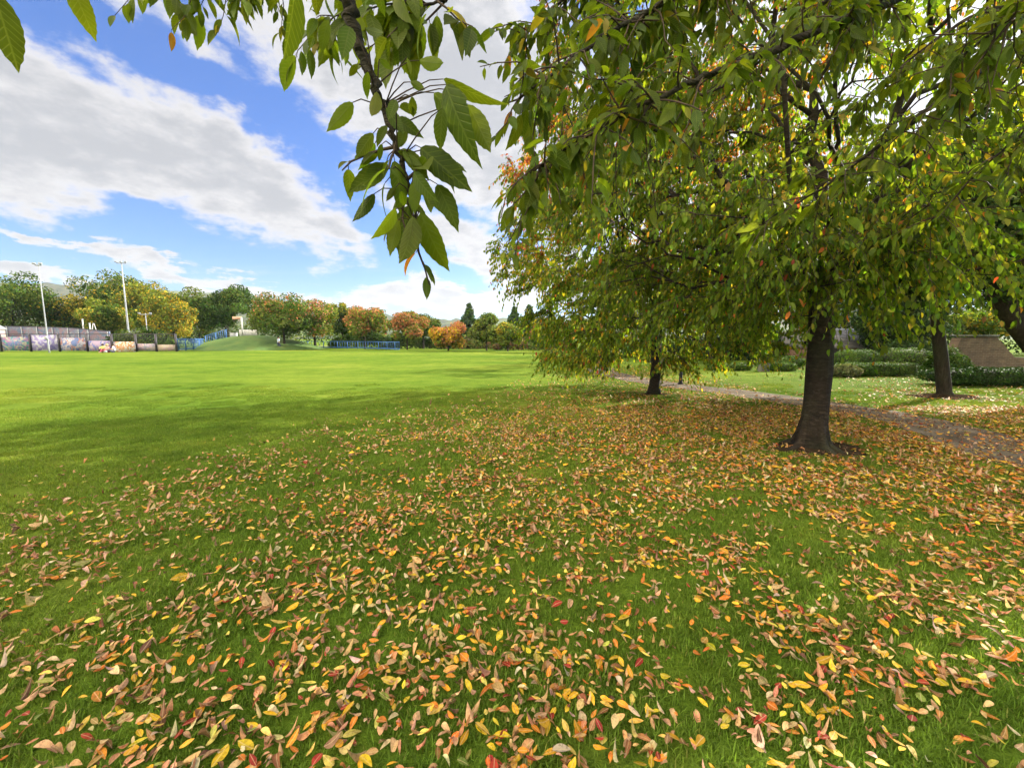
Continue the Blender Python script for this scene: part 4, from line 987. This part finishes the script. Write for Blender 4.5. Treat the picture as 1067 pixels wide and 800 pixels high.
# pale hut at the very edge
b_ = gp(-19, 52); hut = empty('park_hut', b_, 'pale gabled hut cut off at the left beyond the fence', 'hut')
h = ht(343, 52); MB().box(b_+[0, 0, h/2], [2.9, 2.6, h]).build('wall', GM[7], hut)
V = [b_+[x, y, z] for x, y, z in ((-1.6, -1.5, h), (1.6, -1.5, h), (0, -1.5, h+.9), (-1.6, 1.5, h), (1.6, 1.5, h), (0, 1.5, h+.9))]
mbx = MB(); mbx.add(V, [[0, 3, 5, 2], [1, 2, 5, 4], [0, 1, 4, 3]], [[0, 2, 1], [3, 4, 5]]); mbx.build('roof', M['galv'], hut)
MB().box(b_+[.3, -1.33, 1.0], [.9, .06, 2.0]).build('door', M['blue_rail'], hut)

def railing(label, pts, h, mat, group, step=1.6, infill=.22):
    pts = np.array(pts, float); root = empty('railing', pts[0], label, 'railing', group)
    seg = np.linalg.norm(np.diff(pts, axis=0), axis=1); L = np.r_[0, np.cumsum(seg)]
    at_ = lambda s: np.array([np.interp(s, L, pts[:, j]) for j in range(3)])
    for s in np.arange(0, L[-1]+.01, step):
        q_ = at_(s); MB().box(q_+[0, 0, h/2-.05], [.09, .09, h+.05]).build('post', mat, root)
    mb = MB(); zz_ = [h-.04, h*.12]
    for z in zz_: mb.tube(pts+[0, 0, z], .04, 6)
    mb.build('rail', mat, root); mb = MB(); mb.tube(pts+[0, -.03, h*.2], .03, 6)
    for s in np.arange(infill, L[-1], infill): q_ = at_(s); mb.box(q_+[0, 0, h*.55], [.035, .035, h*.84])
    mb.build('bars', mat, root)

# mound (heightfield laid on the lawn)
MC = gp(266, 60); MW = np.array([9.5, 8.0]); MH = 1.95
def mz(x, y):
    u = (x-MC[0])/MW[0]; v = (y-MC[1])/MW[1]; q_ = np.clip(1-(u*u+v*v), 0, 1); return MH*(q_**1.2)
gx_ = np.linspace(-1.02, 1.02, 60)*MW[0]+MC[0]; gy_ = np.linspace(-1.02, 1.02, 50)*MW[1]+MC[1]; X, Y_ = np.meshgrid(gx_, gy_)
rm = np.random.default_rng(4); Z = mz(X, Y_); Z = Z+rm.normal(0, .02, Z.shape)*(Z > .05)-.03*(Z <= 0)
i = (np.arange(49)[:, None]*60+np.arange(59)[None]).ravel()
M['mound'] = simple('rough mound grass', [(.3, (.05, .10, .022)), (.5, (.075, .14, .028)), (.75, (.12, .16, .035))], .5, bump=.8, bscale=9, bdist=.15)
mesh_np('grass_mound', np.stack([X.ravel(), Y_.ravel(), Z.ravel()], 1), [np.stack([i, i+1, i+61, i+60], 1)], M['mound'], smooth=True)['kind'] = 'structure'
# pale path round the foot of the mound
M['pale_path'] = simple('pale gravel path', [(.3, (.30, .27, .22)), (.7, (.42, .38, .31))], 2, bump=.3, bscale=20)
pp = catmull(np.array([G(188, 365)[:2], G(215, 364.4)[:2], G(250, 364.2)[:2], G(285, 363.2)[:2], G(320, 361.2)[:2], G(350, 360.5)[:2]]), 6)
tt = nrm(np.gradient(pp, axis=0)); n2_ = np.stack([-tt[:, 1], tt[:, 0]], 1)*.9; k = len(pp); q = np.arange(k-1)
mesh_np('gravel_path', np.vstack([np.c_[pp+n2_, np.full(k, .02)], np.c_[pp-n2_, np.full(k, .012)]]), [np.stack([q+k, q+k+1, q+1, q], 1)], M['pale_path'])['kind'] = 'structure'
def onm(px, Y): p = gp(px, Y); p[2] = max(0, mz(p[0], p[1])); return p
railing('blue railings from the graffiti fence to the foot of the mound', [gp(184, 50), gp(200, 53), gp(212, 56)], 1.5, M['blue_rail'], 'blue railings round the play area')
railing('blue railings climbing the left side of the mound', [onm(214, 61), onm(225, 61), onm(237, 61)], 1.5, M['blue_rail'], 'blue railings round the play area', infill=.3)
railing('blue railings descending behind the two trunked cherries to the right', [gp(303, 63), gp(330, 63.5), gp(350, 63), gp(375, 60), gp(398, 57), gp(416, 53)], 1.1, M['blue_rail'], 'blue railings round the play area', step=2.4, infill=.6)
# play pole and low screens on the mound
b_ = onm(253, 60); hoop = empty('play_pole', b_, 'pale pole with a pinkish board on top of the mound', 'pole'); h = ht(331, 60)-b_[2]
MB().tube([b_+[0, 0, -.1], b_+[0, 0, h]], .11, 8).build('pole', M['white_paint'], hoop)
M['pinkish'] = simple('weathered pink board', [(.3, (.50, .26, .18)), (.7, (.62, .36, .27))], 2, bump=0)
MB().box(b_+[-.65, 0, h-.1], [1.25, .08, .42]).build('board', M['pinkish'], hoop)
b_ = onm(259, 60.5); lw = empty('low_screen', b_, 'low white slatted screen on top of the mound', 'screen')
mbx = MB()
for s in np.linspace(-1.2, 1.2, 13): mbx.box(b_+[s, 0, .4], [.16, .06, .95])
mbx.build('slats', M['white_paint'], lw); MB().box(b_+[0, .06, .6], [2.6, .05, .08]).build('rail', M['galv'], lw)
b_ = onm(244, 60.5); bx_ = empty('utility_box', b_, 'small grey box beside the pale pole on the mound', 'box'); MB().box(b_+[0, 0, .3], [.8, .5, .7]).build('body', M['galv'], bx_); MB().box(b_+[0, 0, .68], [.88, .58, .06]).build('lid', M['white_paint'], bx_)

# ------------------------------------------------------------------ right: lawn edge, hedges, stone, walls, house
def hedge(name, label, c, dims, rz, pal, seed, n=6000, size=.055, group=None, rnd=.3, mat='leaf_dark', cat='hedge', rough=.035, core=(.02, .035, .01)):
    rng = np.random.default_rng(seed); root = empty(name, c, label, cat, group)
    hx, hy, hz = np.array(dims)/2
    # points on a rounded box
    v = rng.uniform(-1, 1, (n*2, 3)); ax = rng.choice(3, n*2, p=np.array([hy*hz, hx*hz*1.0, hx*hy])/(hy*hz+hx*hz+hx*hy)); sg = np.where(rng.random(n*2) < .5, -1, 1)
    v[np.arange(n*2), ax] = sg; v = v[~((ax == 2) & (sg < 0))][:n]; k = len(v)
    pw = 1/rnd*1.2; L = (np.abs(v)**pw).sum(1)**(1/pw); w_ = v/L[:, None]
    lump = 1+rough*3*np.sin(w_[:, 0]*hx*5+seed)*np.sin(w_[:, 1]*hy*4+w_[:, 2]*3)
    p = w_*np.array([hx, hy, hz])*(lump*rng.uniform(.93, 1.02, k))[:, None]; nn0 = nrm(np.sign(w_)*np.abs(w_)**(pw-1)/np.array([hx, hy, hz]))
    p[:, 2] += hz; ca, sa = math.cos(rz), math.sin(rz); rot = lambda a: np.stack([a[:, 0]*ca-a[:, 1]*sa, a[:, 0]*sa+a[:, 1]*ca, a[:, 2]], 1)
    p = rot(p)+np.array(c); nn0 = rot(nn0); p[:, 2] = np.maximum(p[:, 2], .02)
    d = nrm(np.cross(nn0, rng.normal(0, 1, (k, 3)))+nn0*.5); nn_ = nrm(nn0+rng.normal(0, .5, (k, 3)))
    col = pal(p, rng, np.array(c)+[0, 0, hz], np.array([hx, hy, hz]), (np.abs(p[:, 0])*3).astype(int))
    leaf_obj('foliage', p, d, nn_, size*np.exp(rng.normal(0, .25, k)), col, T_SIMPLE, M[mat], root, rng, wid=1.6)
    # twiggy inside so the hedge is not see-through
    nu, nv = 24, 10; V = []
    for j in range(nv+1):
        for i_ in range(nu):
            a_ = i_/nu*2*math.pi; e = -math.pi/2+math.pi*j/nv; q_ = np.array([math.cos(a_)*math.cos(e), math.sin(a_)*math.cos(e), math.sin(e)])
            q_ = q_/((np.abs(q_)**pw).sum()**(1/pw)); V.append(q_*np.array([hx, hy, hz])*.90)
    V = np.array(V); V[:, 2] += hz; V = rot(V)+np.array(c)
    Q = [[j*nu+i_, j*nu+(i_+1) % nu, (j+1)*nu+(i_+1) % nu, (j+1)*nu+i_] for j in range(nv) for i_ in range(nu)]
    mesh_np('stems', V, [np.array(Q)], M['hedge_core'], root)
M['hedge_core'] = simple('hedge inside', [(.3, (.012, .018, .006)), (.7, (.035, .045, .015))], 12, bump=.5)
EV = pal2((1.6, (.018, .036, .010)), (.7, (.032, .06, .013)), (.12, (.09, .115, .03)), jit=.2)
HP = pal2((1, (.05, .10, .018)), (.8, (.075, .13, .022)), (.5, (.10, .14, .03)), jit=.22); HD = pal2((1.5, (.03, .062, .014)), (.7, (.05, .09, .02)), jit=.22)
def hpx(xl, xr, ybase, ytop, dep):
    Y = G((xl+xr)/2, ybase)[1]; x0, x1 = gp(xl, Y)[0], gp(xr, Y)[0]; return np.array([(x0+x1)/2, Y+dep/2, 0]), (x1-x0, dep, ht(ytop, Y))
GH = 'clipped hedges at the edge of the lawn'
for nm, lb, a_, pal, sd, kw in (
    ('hedge', 'long low clipped hedge facing the sunny lawn right of the thick trunk', (878, 972, 392.5, 379, 1.0), HP, 71, dict(n=9000)),
    ('hedge', 'low hedge left of the thick trunk between it and the standing stone', (800, 836, 387, 378.5, .9), HP, 72, dict(n=4500)),
    ('hedge', 'short low hedge just left of the standing stone', (744, 789, 386.5, 379, .9), HP, 73, dict(n=4500)),
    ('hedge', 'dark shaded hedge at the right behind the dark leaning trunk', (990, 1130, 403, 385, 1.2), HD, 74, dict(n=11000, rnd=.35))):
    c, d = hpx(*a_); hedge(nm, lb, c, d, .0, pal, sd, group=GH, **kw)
GS = 'rounded clipped shrubs behind the low hedge'
for lb, (xl, xr, yt), Y, sd, pal in (('domed clipped shrub with flat top, left one behind the long hedge', (874, 914, 364.5), 20.5, 75, HP), ('wide domed clipped shrub beside the dark leaning trunk', (921, 972, 363), 20.0, 76, HP), ('small clipped block of shrub glimpsed left of the thick trunk', (806, 836, 371), 22.5, 77, HP)):
    x0, x1 = gp(xl, Y)[0], gp(xr, Y)[0]; hedge('shrub', lb, ((x0+x1)/2, Y, 0), (x1-x0, 1.7, ht(yt, Y)), 0, pal, sd, n=7000, rnd=.5, cat='shrub', group=GS)
x0, x1 = gp(871, 17)[0], gp(897, 17)[0]
hedge('ornamental_grass', 'pale dry rounded clump of ornamental grass at the end of the long hedge', ((x0+x1)/2, 17.0, 0), (x1-x0, .9, ht(380.5, 17)), 0, pal2((1, (.20, .19, .10)), (1, (.13, .15, .06))), 78, n=3500, size=.10, rnd=.7, cat='plant')
# strappy plants along the top of the wall
# standing stone
M['stone'] = simple('mossy stone', [(.3, (.05, .055, .04)), (.55, (.11, .11, .085)), (.75, (.17, .16, .12))], 4, bump=.7, bscale=14)
rs = np.random.default_rng(9); b_ = G(795.5, 387); nu, nv = 20, 12; V = []
for j in range(nv+1):
    t = j/nv
    for i_ in range(nu):
        a_ = i_/nu*2*math.pi; wz = (1-.15*t)*(1-max(0, t-.55)**2*3.2) if t < 1 else .05; wz = max(wz, .05)
        V.append(b_+[.26*wz*math.copysign(abs(math.cos(a_))**.7, math.cos(a_))+rs.normal(0, .008)+.03*t, .16*wz*math.copysign(abs(math.sin(a_))**.7, math.sin(a_))+rs.normal(0, .008), -.05+.95*t])
Q = [[j*nu+i_, j*nu+(i_+1) % nu, (j+1)*nu+(i_+1) % nu, (j+1)*nu+i_] for j in range(nv) for i_ in range(nu)]
mbx = MB(); mbx.add(V, Q, [[nv*nu+i_, nv*nu+(i_+1) % nu, nv*nu+(i_+nu//2) % nu] for i_ in range(0)])
mbx.add([V[nv*nu+i_] for i_ in range(nu)]+[b_+[.03, 0, .91]], None, [[i_, (i_+1) % nu, nu] for i_ in range(nu)])
o = mbx.build('standing_stone', M['stone'], None, smooth=True); tag(o, 'dark upright rounded stone standing on the far side of the lawn', 'stone')
# black bollard by the path
M['black'] = simple('black painted iron', [(.3, (.012, .012, .013)), (.7, (.03, .03, .03))], 6, .4, bump=.1)
b_ = G(709, 400.5); bo = empty('bollard', b_, 'slim black post with white band beside the footpath', 'bollard')
MB().tube([b_+[0, 0, -.03], b_+[0, 0, .06], b_+[0, 0, .09], b_+[.01, 0, .9], b_+[.01, 0, .98], b_+[.01, 0, 1.15], b_+[.01, 0, 1.2]], [.085, .08, .058, .05, .07, .05, .02], 12).build('post', M['black'], bo, smooth=True)
MB().tube([b_+[.01, 0, .86], b_+[.01, 0, .93]], .0575, 12).build('band', M['white_paint'], bo)

# stone and brick raised bed wall / low building behind the right hedge
def brick(name, c1, c2, mortar, scale, bw=.22, rh=.075):
    m, nt, out = newmat(name); b = N(nt, 'ShaderNodeBsdfPrincipled'); b.inputs['Roughness'].default_value = .9
    tc = N(nt, 'ShaderNodeTexCoord'); mp = N(nt, 'ShaderNodeMapping'); mp.inputs['Rotation'].default_value = (math.pi/2, 0, 0); nt.links.new(tc.outputs['Object'], mp.inputs[0])
    br = N(nt, 'ShaderNodeTexBrick'); nt.links.new(mp.outputs[0], br.inputs[0]); br.inputs['Color1'].default_value = (*c1, 1); br.inputs['Color2'].default_value = (*c2, 1); br.inputs['Mortar'].default_value = (*mortar, 1)
    br.inputs['Scale'].default_value = scale; br.inputs['Brick Width'].default_value = bw; br.inputs['Row Height'].default_value = rh; br.inputs['Mortar Size'].default_value = .008
    n = noise(nt, 3, 5); c = mixc(nt, .6, br.outputs[0], ramp(nt, n.outputs[0], [(.3, (.35, .38, .32)), (.7, (1.5, 1.4, 1.15))]), 'MULTIPLY')
    nt.links.new(c, b.inputs['Base Color']); bp = N(nt, 'ShaderNodeBump'); bp.inputs['Distance'].default_value = .01; nt.links.new(br.outputs['Fac'], bp.inputs['Height']); bp.invert = True; nt.links.new(bp.outputs[0], b.inputs['Normal'])
    nt.links.new(b.outputs[0], out.inputs[0]); return m
M['brick'] = brick('old buff brick', (.085, .052, .034), (.125, .085, .055), (.13, .115, .09), 1)
M['slate'] = brick('slate roof', (.10, .10, .11), (.17, .17, .19), (.04, .04, .04), 1, .3, .2)
M['tile'] = brick('brown tiles', (.055, .038, .026), (.085, .062, .042), (.02, .016, .012), 1, .2, .14)
# brick garden wall with sloping ends behind the dark hedge
Yb = 18.0; bw = empty('brick_wall', gp(1022, Yb), 'short brown brick garden wall with sloping ends beyond the dark hedge', 'wall')
pl = [(990, 386), (1002, 352), (1038, 350.5), (1060, 372), (1130, 374), (1130, 400), (990, 400)]; n_ = len(pl)
V = [(gp(a_, Yb)[0], Yb+dy_, max(-.05, ht(b_, Yb))) for dy_ in (0, .4) for a_, b_ in pl]
me = bpy.data.meshes.new('wall_body'); me.from_pydata(V, [], [list(range(n_)), list(range(n_, 2*n_))[::-1]]+[[(q_+1) % n_, q_, q_+n_, (q_+1) % n_+n_] for q_ in range(n_)]); link('wall_body', me, M['brick'], bw)
mbx = MB(); mbx.box([(gp(1002, Yb)[0]+gp(1038, Yb)[0])/2, Yb+.2, ht(351, Yb)+.05], [gp(1038, Yb)[0]-gp(1002, Yb)[0]+.1, .5, .07]); mbx.build('coping', M['stone'], bw)
rs = np.random.default_rng(14)
for q_ in range(9):
    x_ = gp(992, 16.9)[0]+q_*.42; w_ = rs.uniform(.32, .5); st_o = MB().box([x_, 16.9+rs.uniform(-.1, .1), ht(384, 16.9)*.5], [w_, .35, ht(384, 16.9)+rs.uniform(-.05, .12)], rz=rs.uniform(-.2, .2), taper=.8).build('edging_stone', M['stone'], None)
    tag(st_o, 'flat weathered edging stone in the ledge between dark hedge and brick wall', 'stone', 'edging stones below the brick wall')
# low stone kerb wall of the raised bed in front of it
# slate roofed outbuildings behind the trees
def house(label, px0, px1, Y, eave, ridge, dep, wallm, roofm, win=2):
    xa, xb = gp(px0, Y)[0], gp(px1, Y)[0]; root = empty('outbuilding', ((xa+xb)/2, Y+dep/2, 0), label, 'building', 'outbuildings behind the lawn')
    ze, zr = ht(eave, Y), ht(ridge, Y+dep/2); xm = (xa+xb)/2; w_ = xb-xa
    MB().box([xm, Y+dep/2, ze/2], [w_, dep, ze]).build('wall', wallm, root)
    V = [(xa-.2, Y-.25, ze-.08), (xb+.2, Y-.25, ze-.08), (xb+.2, Y+dep+.25, ze-.08), (xa-.2, Y+dep+.25, ze-.08), (xa-.2, Y+dep/2, zr), (xb+.2, Y+dep/2, zr)]
    mbx = MB(); mbx.add(V, [[0, 1, 5, 4], [2, 3, 4, 5], [0, 3, 2, 1]], [[0, 4, 3], [1, 2, 5]]); mbx.build('roof', roofm, root)
    mbx = MB(); mbx.tube([(xa-.2, Y+dep/2, zr+.02), (xb+.2, Y+dep/2, zr+.02)], .07, 8); mbx.build('ridge', M['galv'], root)
    for i_ in range(win):
        x = xa+w_*(i_+.5)/win; f = MB().box([x, Y-.02, ze*.55], [.9, .08, .8]).build('window', M['white_paint'], root); MB().box([x, Y-.065, ze*.55], [.78, .02, .68]).build('pane', M['black'], f)
    MB().box([xa+w_*.92, Y-.03, .95], [.8, .08, 1.9]).build('door', M['dark_steel'], root)
M['dkbrick'] = brick('red brown brick', (.13, .07, .05), (.19, .10, .07), (.16, .14, .12), 1)
house('slate roofed outbuilding behind the domed shrubs right of the thick trunk', 852, 918, 27, 361, 344, 5, M['dkbrick'], M['slate'])
bush('bush', 'dark shrubs filling the shade left of the thick trunk below the yew', (700, 850), 31, 2.6, EV, 97, n=9000, size=.17, mat='leaf_dark', depth=2)

# dark evergreen trees on the right
EV_ = pal2((1.6, (.022, .045, .012)), (.7, (.04, .075, .016)), (.12, (.10, .13, .03)), jit=.2); LIT = pal2((1, MG), (1, YG), (.5, GY))
GR = 'dark trees right of the footpath'
z_ = T3
clump_tree('yew_tree', 'dark evergreen tree with leaning bare trunk right of the footpath', T3, 7.8, 2.8, 2.6, EV, np.random.default_rng(81), n=42000, size=.11, group=GR, rtrunk=.17, nclump=80, mat='leaf_dark', T=T_SIMPLE, rc=.30, low=.3,
           trunk_pts=[T3+[0, 0, -.05], T3+[-.02, 0, .12], T3+[-.10, 0, .5], T3+[-.22, 0, 1.1], T3+[-.38, 0, 1.8], T3+[-.5, 0, 2.5]], offset=(-.2, .6))
clump_tree('yew_tree', 'dark evergreen tree at the right whose trunk slants in from outside the picture', T4, 7.5, 3.2, 2.6, EV, np.random.default_rng(82), n=40000, size=.11, group=GR, rtrunk=.24, nclump=80, mat='leaf_dark', rc=.30, low=.3,
           trunk_pts=[T4+[0, 0, -.05], T4+[-.05, 0, .12], T4+[-.35, 0, .5], T4+[-.95, 0, 1.2], T4+[-1.6, 0, 1.9], T4+[-2.2, 0, 2.6]], offset=(-1.2, .4))
clump_tree('yew_tree', 'tall dark evergreen at the far right whose crown closes the view above the hedge', np.array([18.6, 11.2, 0]), 9.0, 3.6, 1.9, EV, np.random.default_rng(99), n=34000, size=.13, group=GR, rtrunk=.22, nclump=80, mat='leaf_dark', low=.3, rc=.3)
far('yew_tree', 'dark spreading tree with forked trunk behind the bollard', 744, 24, 275, 56, 1.6, EV, 83, group=GR, n=14000, size=.14, mat='leaf_dark', rtrunk=.2, nclump=40, lean=(-.3, 0))
far('yew_tree', 'dark conical yew rising behind the standing stone', 786, 25, 300, 17, 1.0, EV, 84, group=GR, n=8000, size=.13, mat='leaf_dark', low=.8, nclump=30)
far('broadleaf_tree', 'green tree behind the slate roofed outbuilding', 880, 36, 215, 66, 2.0, pal2((1, DG), (.8, MG)), 85, group=GR, n=16000, size=.2, nclump=64, low=.5)
far('holly_tree', 'dense dark holly filling the gap between domed shrub and leaning trunk', 938, 26, 300, 42, 1.1, EV, 86, group=GR, n=18000, size=.13, mat='leaf_dark', low=.8, nclump=60)
far('broadleaf_tree', 'sunlit yellow green tree over the low buff building', 1026, 25, 318, 30, 1.9, LIT, 87, group=GR, n=8000, size=.15, mat='leaf', low=.2, nclump=30)
far('broadleaf_tree', 'tall green tree beyond the second outbuilding', 800, 46, 200, 80, 2.5, pal2((1, DG), (1, MG)), 88, group=GR, n=16000, size=.26, nclump=66, low=.5)
far('broadleaf_tree', 'tall dark green tree far behind the dark leaning trunk', 980, 40, 190, 80, 2.5, pal2((1.3, DG), (.6, MG)), 89, group=GR, n=16000, size=.24, nclump=66, low=.5)
far('broadleaf_tree', 'green tree at the far right behind the buff building', 1100, 34, 190, 70, 2.2, pal2((1.3, DG), (.6, MG)), 90, group=GR, n=16000, size=.2, nclump=66, low=.5)
bush('bush', 'dark shrubs filling the gap beneath the outbuildings and trees', (690, 800), 30, 1.6, EV, 91, n=6000, size=.16, mat='leaf_dark', depth=2)
bush('bush', 'dark thicket behind the domed shrubs at the foot of the holly', (905, 1000), 23, 1.5, EV, 92, n=7000, size=.13, mat='leaf_dark', depth=1.6)
bush('bush', 'loose green shrub leaning over the corner of the buff building', (975, 1006), 17, 1.25, pal2((1, DG), (1, MG)), 93, n=4500, size=.09, depth=1.2)
bush('laurel_screen', 'tall dark laurel screen along the back of the garden at the right', (835, 1180), 40, 6.0, EV, 95, n=16000, size=.24, mat='leaf_dark', depth=3, cat='hedge')
bush('bush', 'dark green border shrubs beyond the bend of the footpath', (640, 745), 34, 1.5, pal2((1.5, DG), (.6, MG)), 94, n=5000, size=.2)

# ------------------------------------------------------------------ people
def person(base, label, joints, edges, radii, shirt, trousers, skin_c, hair_c, rz=0, scale=1.0, group=None):
    base = np.array(base, float)
    def skinmesh(name, idx, rmul, mat, parent=None):
        me = bpy.data.meshes.new(name); mp_ = {a: i for i, a in enumerate(idx)}
        es = [(mp_[a], mp_[b]) for a, b in edges if a in mp_ and b in mp_]
        me.from_pydata([tuple(np.array(joints[a])*scale) for a in idx], es, []); o = link(name, me, mat, parent, world=False)
        sk = o.modifiers.new('skin', 'SKIN'); sv = me.skin_vertices[0].data
        for a, i in mp_.items(): r_ = radii[a]*rmul*scale; sv[i].radius = (r_, r_)
        sv[0].use_root = True; sk.use_smooth_shade = True; ss = o.modifiers.new('smooth', 'SUBSURF'); ss.levels = 1; ss.render_levels = 1; return o
    allj = list(joints); body = skinmesh('person', allj, 1.0, skin_c); body.location = tuple(base); body.rotation_euler = (0, 0, rz); tag(body, label, 'person', group)
    up = [j for j in allj if j in ('chest', 'belly', 'pelvis', 'shl', 'shr', 'ell', 'elr')]; lo_ = [j for j in allj if j in ('pelvis', 'hipl', 'hipr', 'knl', 'knr', 'anl', 'anr')]
    skinmesh('shirt', up, 1.22, shirt, body); skinmesh('trousers', lo_, 1.18, trousers, body)
    h = np.array(joints['head'])*scale; mb = MB(); V = []
    nu, nv = 14, 8
    for j in range(nv+1):
        for i_ in range(nu):
            a_ = i_/nu*2*math.pi; e = -.5+j/nv*(math.pi/2+.5); r_ = .115*scale
            V.append(h+np.array([math.cos(a_)*math.cos(e)*r_, math.sin(a_)*math.cos(e)*r_*1.12+.022*scale, math.sin(e)*r_*1.1+.035*scale]))
    Q = [[j*nu+i_, j*nu+(i_+1) % nu, (j+1)*nu+(i_+1) % nu, (j+1)*nu+i_] for j in range(nv) for i_ in range(nu)]
    mb.add(V, Q); o = mb.build('hair', hair_c, None, smooth=True); o.parent = body
edges = [('pelvis', 'belly'), ('belly', 'chest'), ('chest', 'neck'), ('neck', 'head'), ('head', 'crown'), ('chest', 'shl'), ('shl', 'ell'), ('ell', 'hal'), ('chest', 'shr'), ('shr', 'elr'), ('elr', 'har'),
         ('pelvis', 'hipl'), ('hipl', 'knl'), ('knl', 'anl'), ('anl', 'tol'), ('pelvis', 'hipr'), ('hipr', 'knr'), ('knr', 'anr'), ('anr', 'tor')]
radii = dict(pelvis=.13, belly=.12, chest=.14, neck=.055, head=.09, crown=.075, shl=.07, shr=.07, ell=.045, elr=.045, hal=.035, har=.035, hipl=.095, hipr=.095, knl=.06, knr=.06, anl=.045, anr=.045, tol=.035, tor=.035)
def cm(name, c): return simple(name, [(.3, c), (.7, tuple(min(1, q*1.25) for q in c))], 8, .85, bump=.1)
skin = cm('skin', (.45, .28, .20)); hairm = cm('dark hair', (.03, .02, .015))
walk = dict(pelvis=(0, 0, .93), belly=(0, 0, 1.1), chest=(0, .0, 1.32), neck=(0, 0, 1.5), head=(0, -.02, 1.6), crown=(0, -.01, 1.7), shl=(-.19, 0, 1.40), ell=(-.26, .08, 1.12), hal=(-.25, -.02, .88), shr=(.19, 0, 1.40), elr=(.26, -.02, 1.12), har=(.24, -.18, .95),
            hipl=(-.1, 0, .88), knl=(-.11, -.10, .50), anl=(-.11, -.02, .09), tol=(-.11, -.18, .035), hipr=(.1, 0, .88), knr=(.11, .04, .48), anr=(.11, .24, .12), tor=(.11, .10, .035))
pb = gp(290, 55.5); person(pb, 'person in pale blue top and dark trousers walking beside the orange green cherry', walk, edges, radii, cm('pale blue top', (.50, .58, .72)), cm('navy trousers', (.05, .06, .10)), skin, hairm, rz=2.6, scale=1.02)
sit = dict(pelvis=(0, .05, .14), belly=(0, .08, .32), chest=(0, .05, .54), neck=(0, .03, .70), head=(0, -.01, .80), crown=(0, 0, .90), shl=(-.18, .04, .62), ell=(-.27, -.08, .40), hal=(-.15, -.30, .38), shr=(.18, .04, .62), elr=(.27, -.06, .38), har=(.16, -.30, .36),
           hipl=(-.10, 0, .13), knl=(-.20, -.38, .40), anl=(-.12, -.62, .08), tol=(-.12, -.78, .04), hipr=(.10, 0, .13), knr=(.22, -.40, .30), anr=(.02, -.60, .07), tor=(-.08, -.72, .04))
GP_ = 'people sitting on the grass by the fence'
for px_, Y, lb, sc_, tc_, rz_, hc in ((106, 45.6, 'person in yellow green top sitting on the grass, nearest the magenta board', (.52, .58, .16), (.02, .02, .025), .5, hairm),
                                  (110.5, 45.3, 'person in pink top sitting in the middle of the group on the grass', (.62, .30, .28), (.30, .05, .08), -.2, cm('fair hair', (.45, .33, .15))),
                                  (116.5, 45.5, 'person in pale grey top sitting nearest the orange board', (.62, .62, .66), (.10, .10, .16), -.8, hairm)):
    person(gp(px_, Y), lb, sit, edges, radii, cm('top', sc_), cm('trousers', tc_), skin, hc, rz=rz_, group=GP_)
b_ = gp(108, 44.9); bgo = MB(); bgo.tube([b_+[-.18, 0, .10], b_+[-.05, 0, .12], b_+[.1, 0, .12], b_+[.2, 0, .09]], [.06, .12, .12, .05], 10); o = bgo.build('carrier_bag', M['white_paint'], None, smooth=True); tag(o, 'small white bag lying on the grass before the seated people', 'bag')

# ------------------------------------------------------------------ autumn air
m, nt, out = newmat('thin haze'); pv_ = N(nt, 'ShaderNodeVolumePrincipled'); pv_.inputs['Color'].default_value = (.80, .87, .98, 1); pv_.inputs['Density'].default_value = .00012; pv_.inputs['Anisotropy'].default_value = .3
nt.links.new(pv_.outputs[0], out.inputs['Volume'])
o = MB().box([0, 0, 149], [9600, 9600, 300]).build('haze', m); tag(o, 'thin pale autumn haze over the fields and hills', 'haze', kind='stuff')
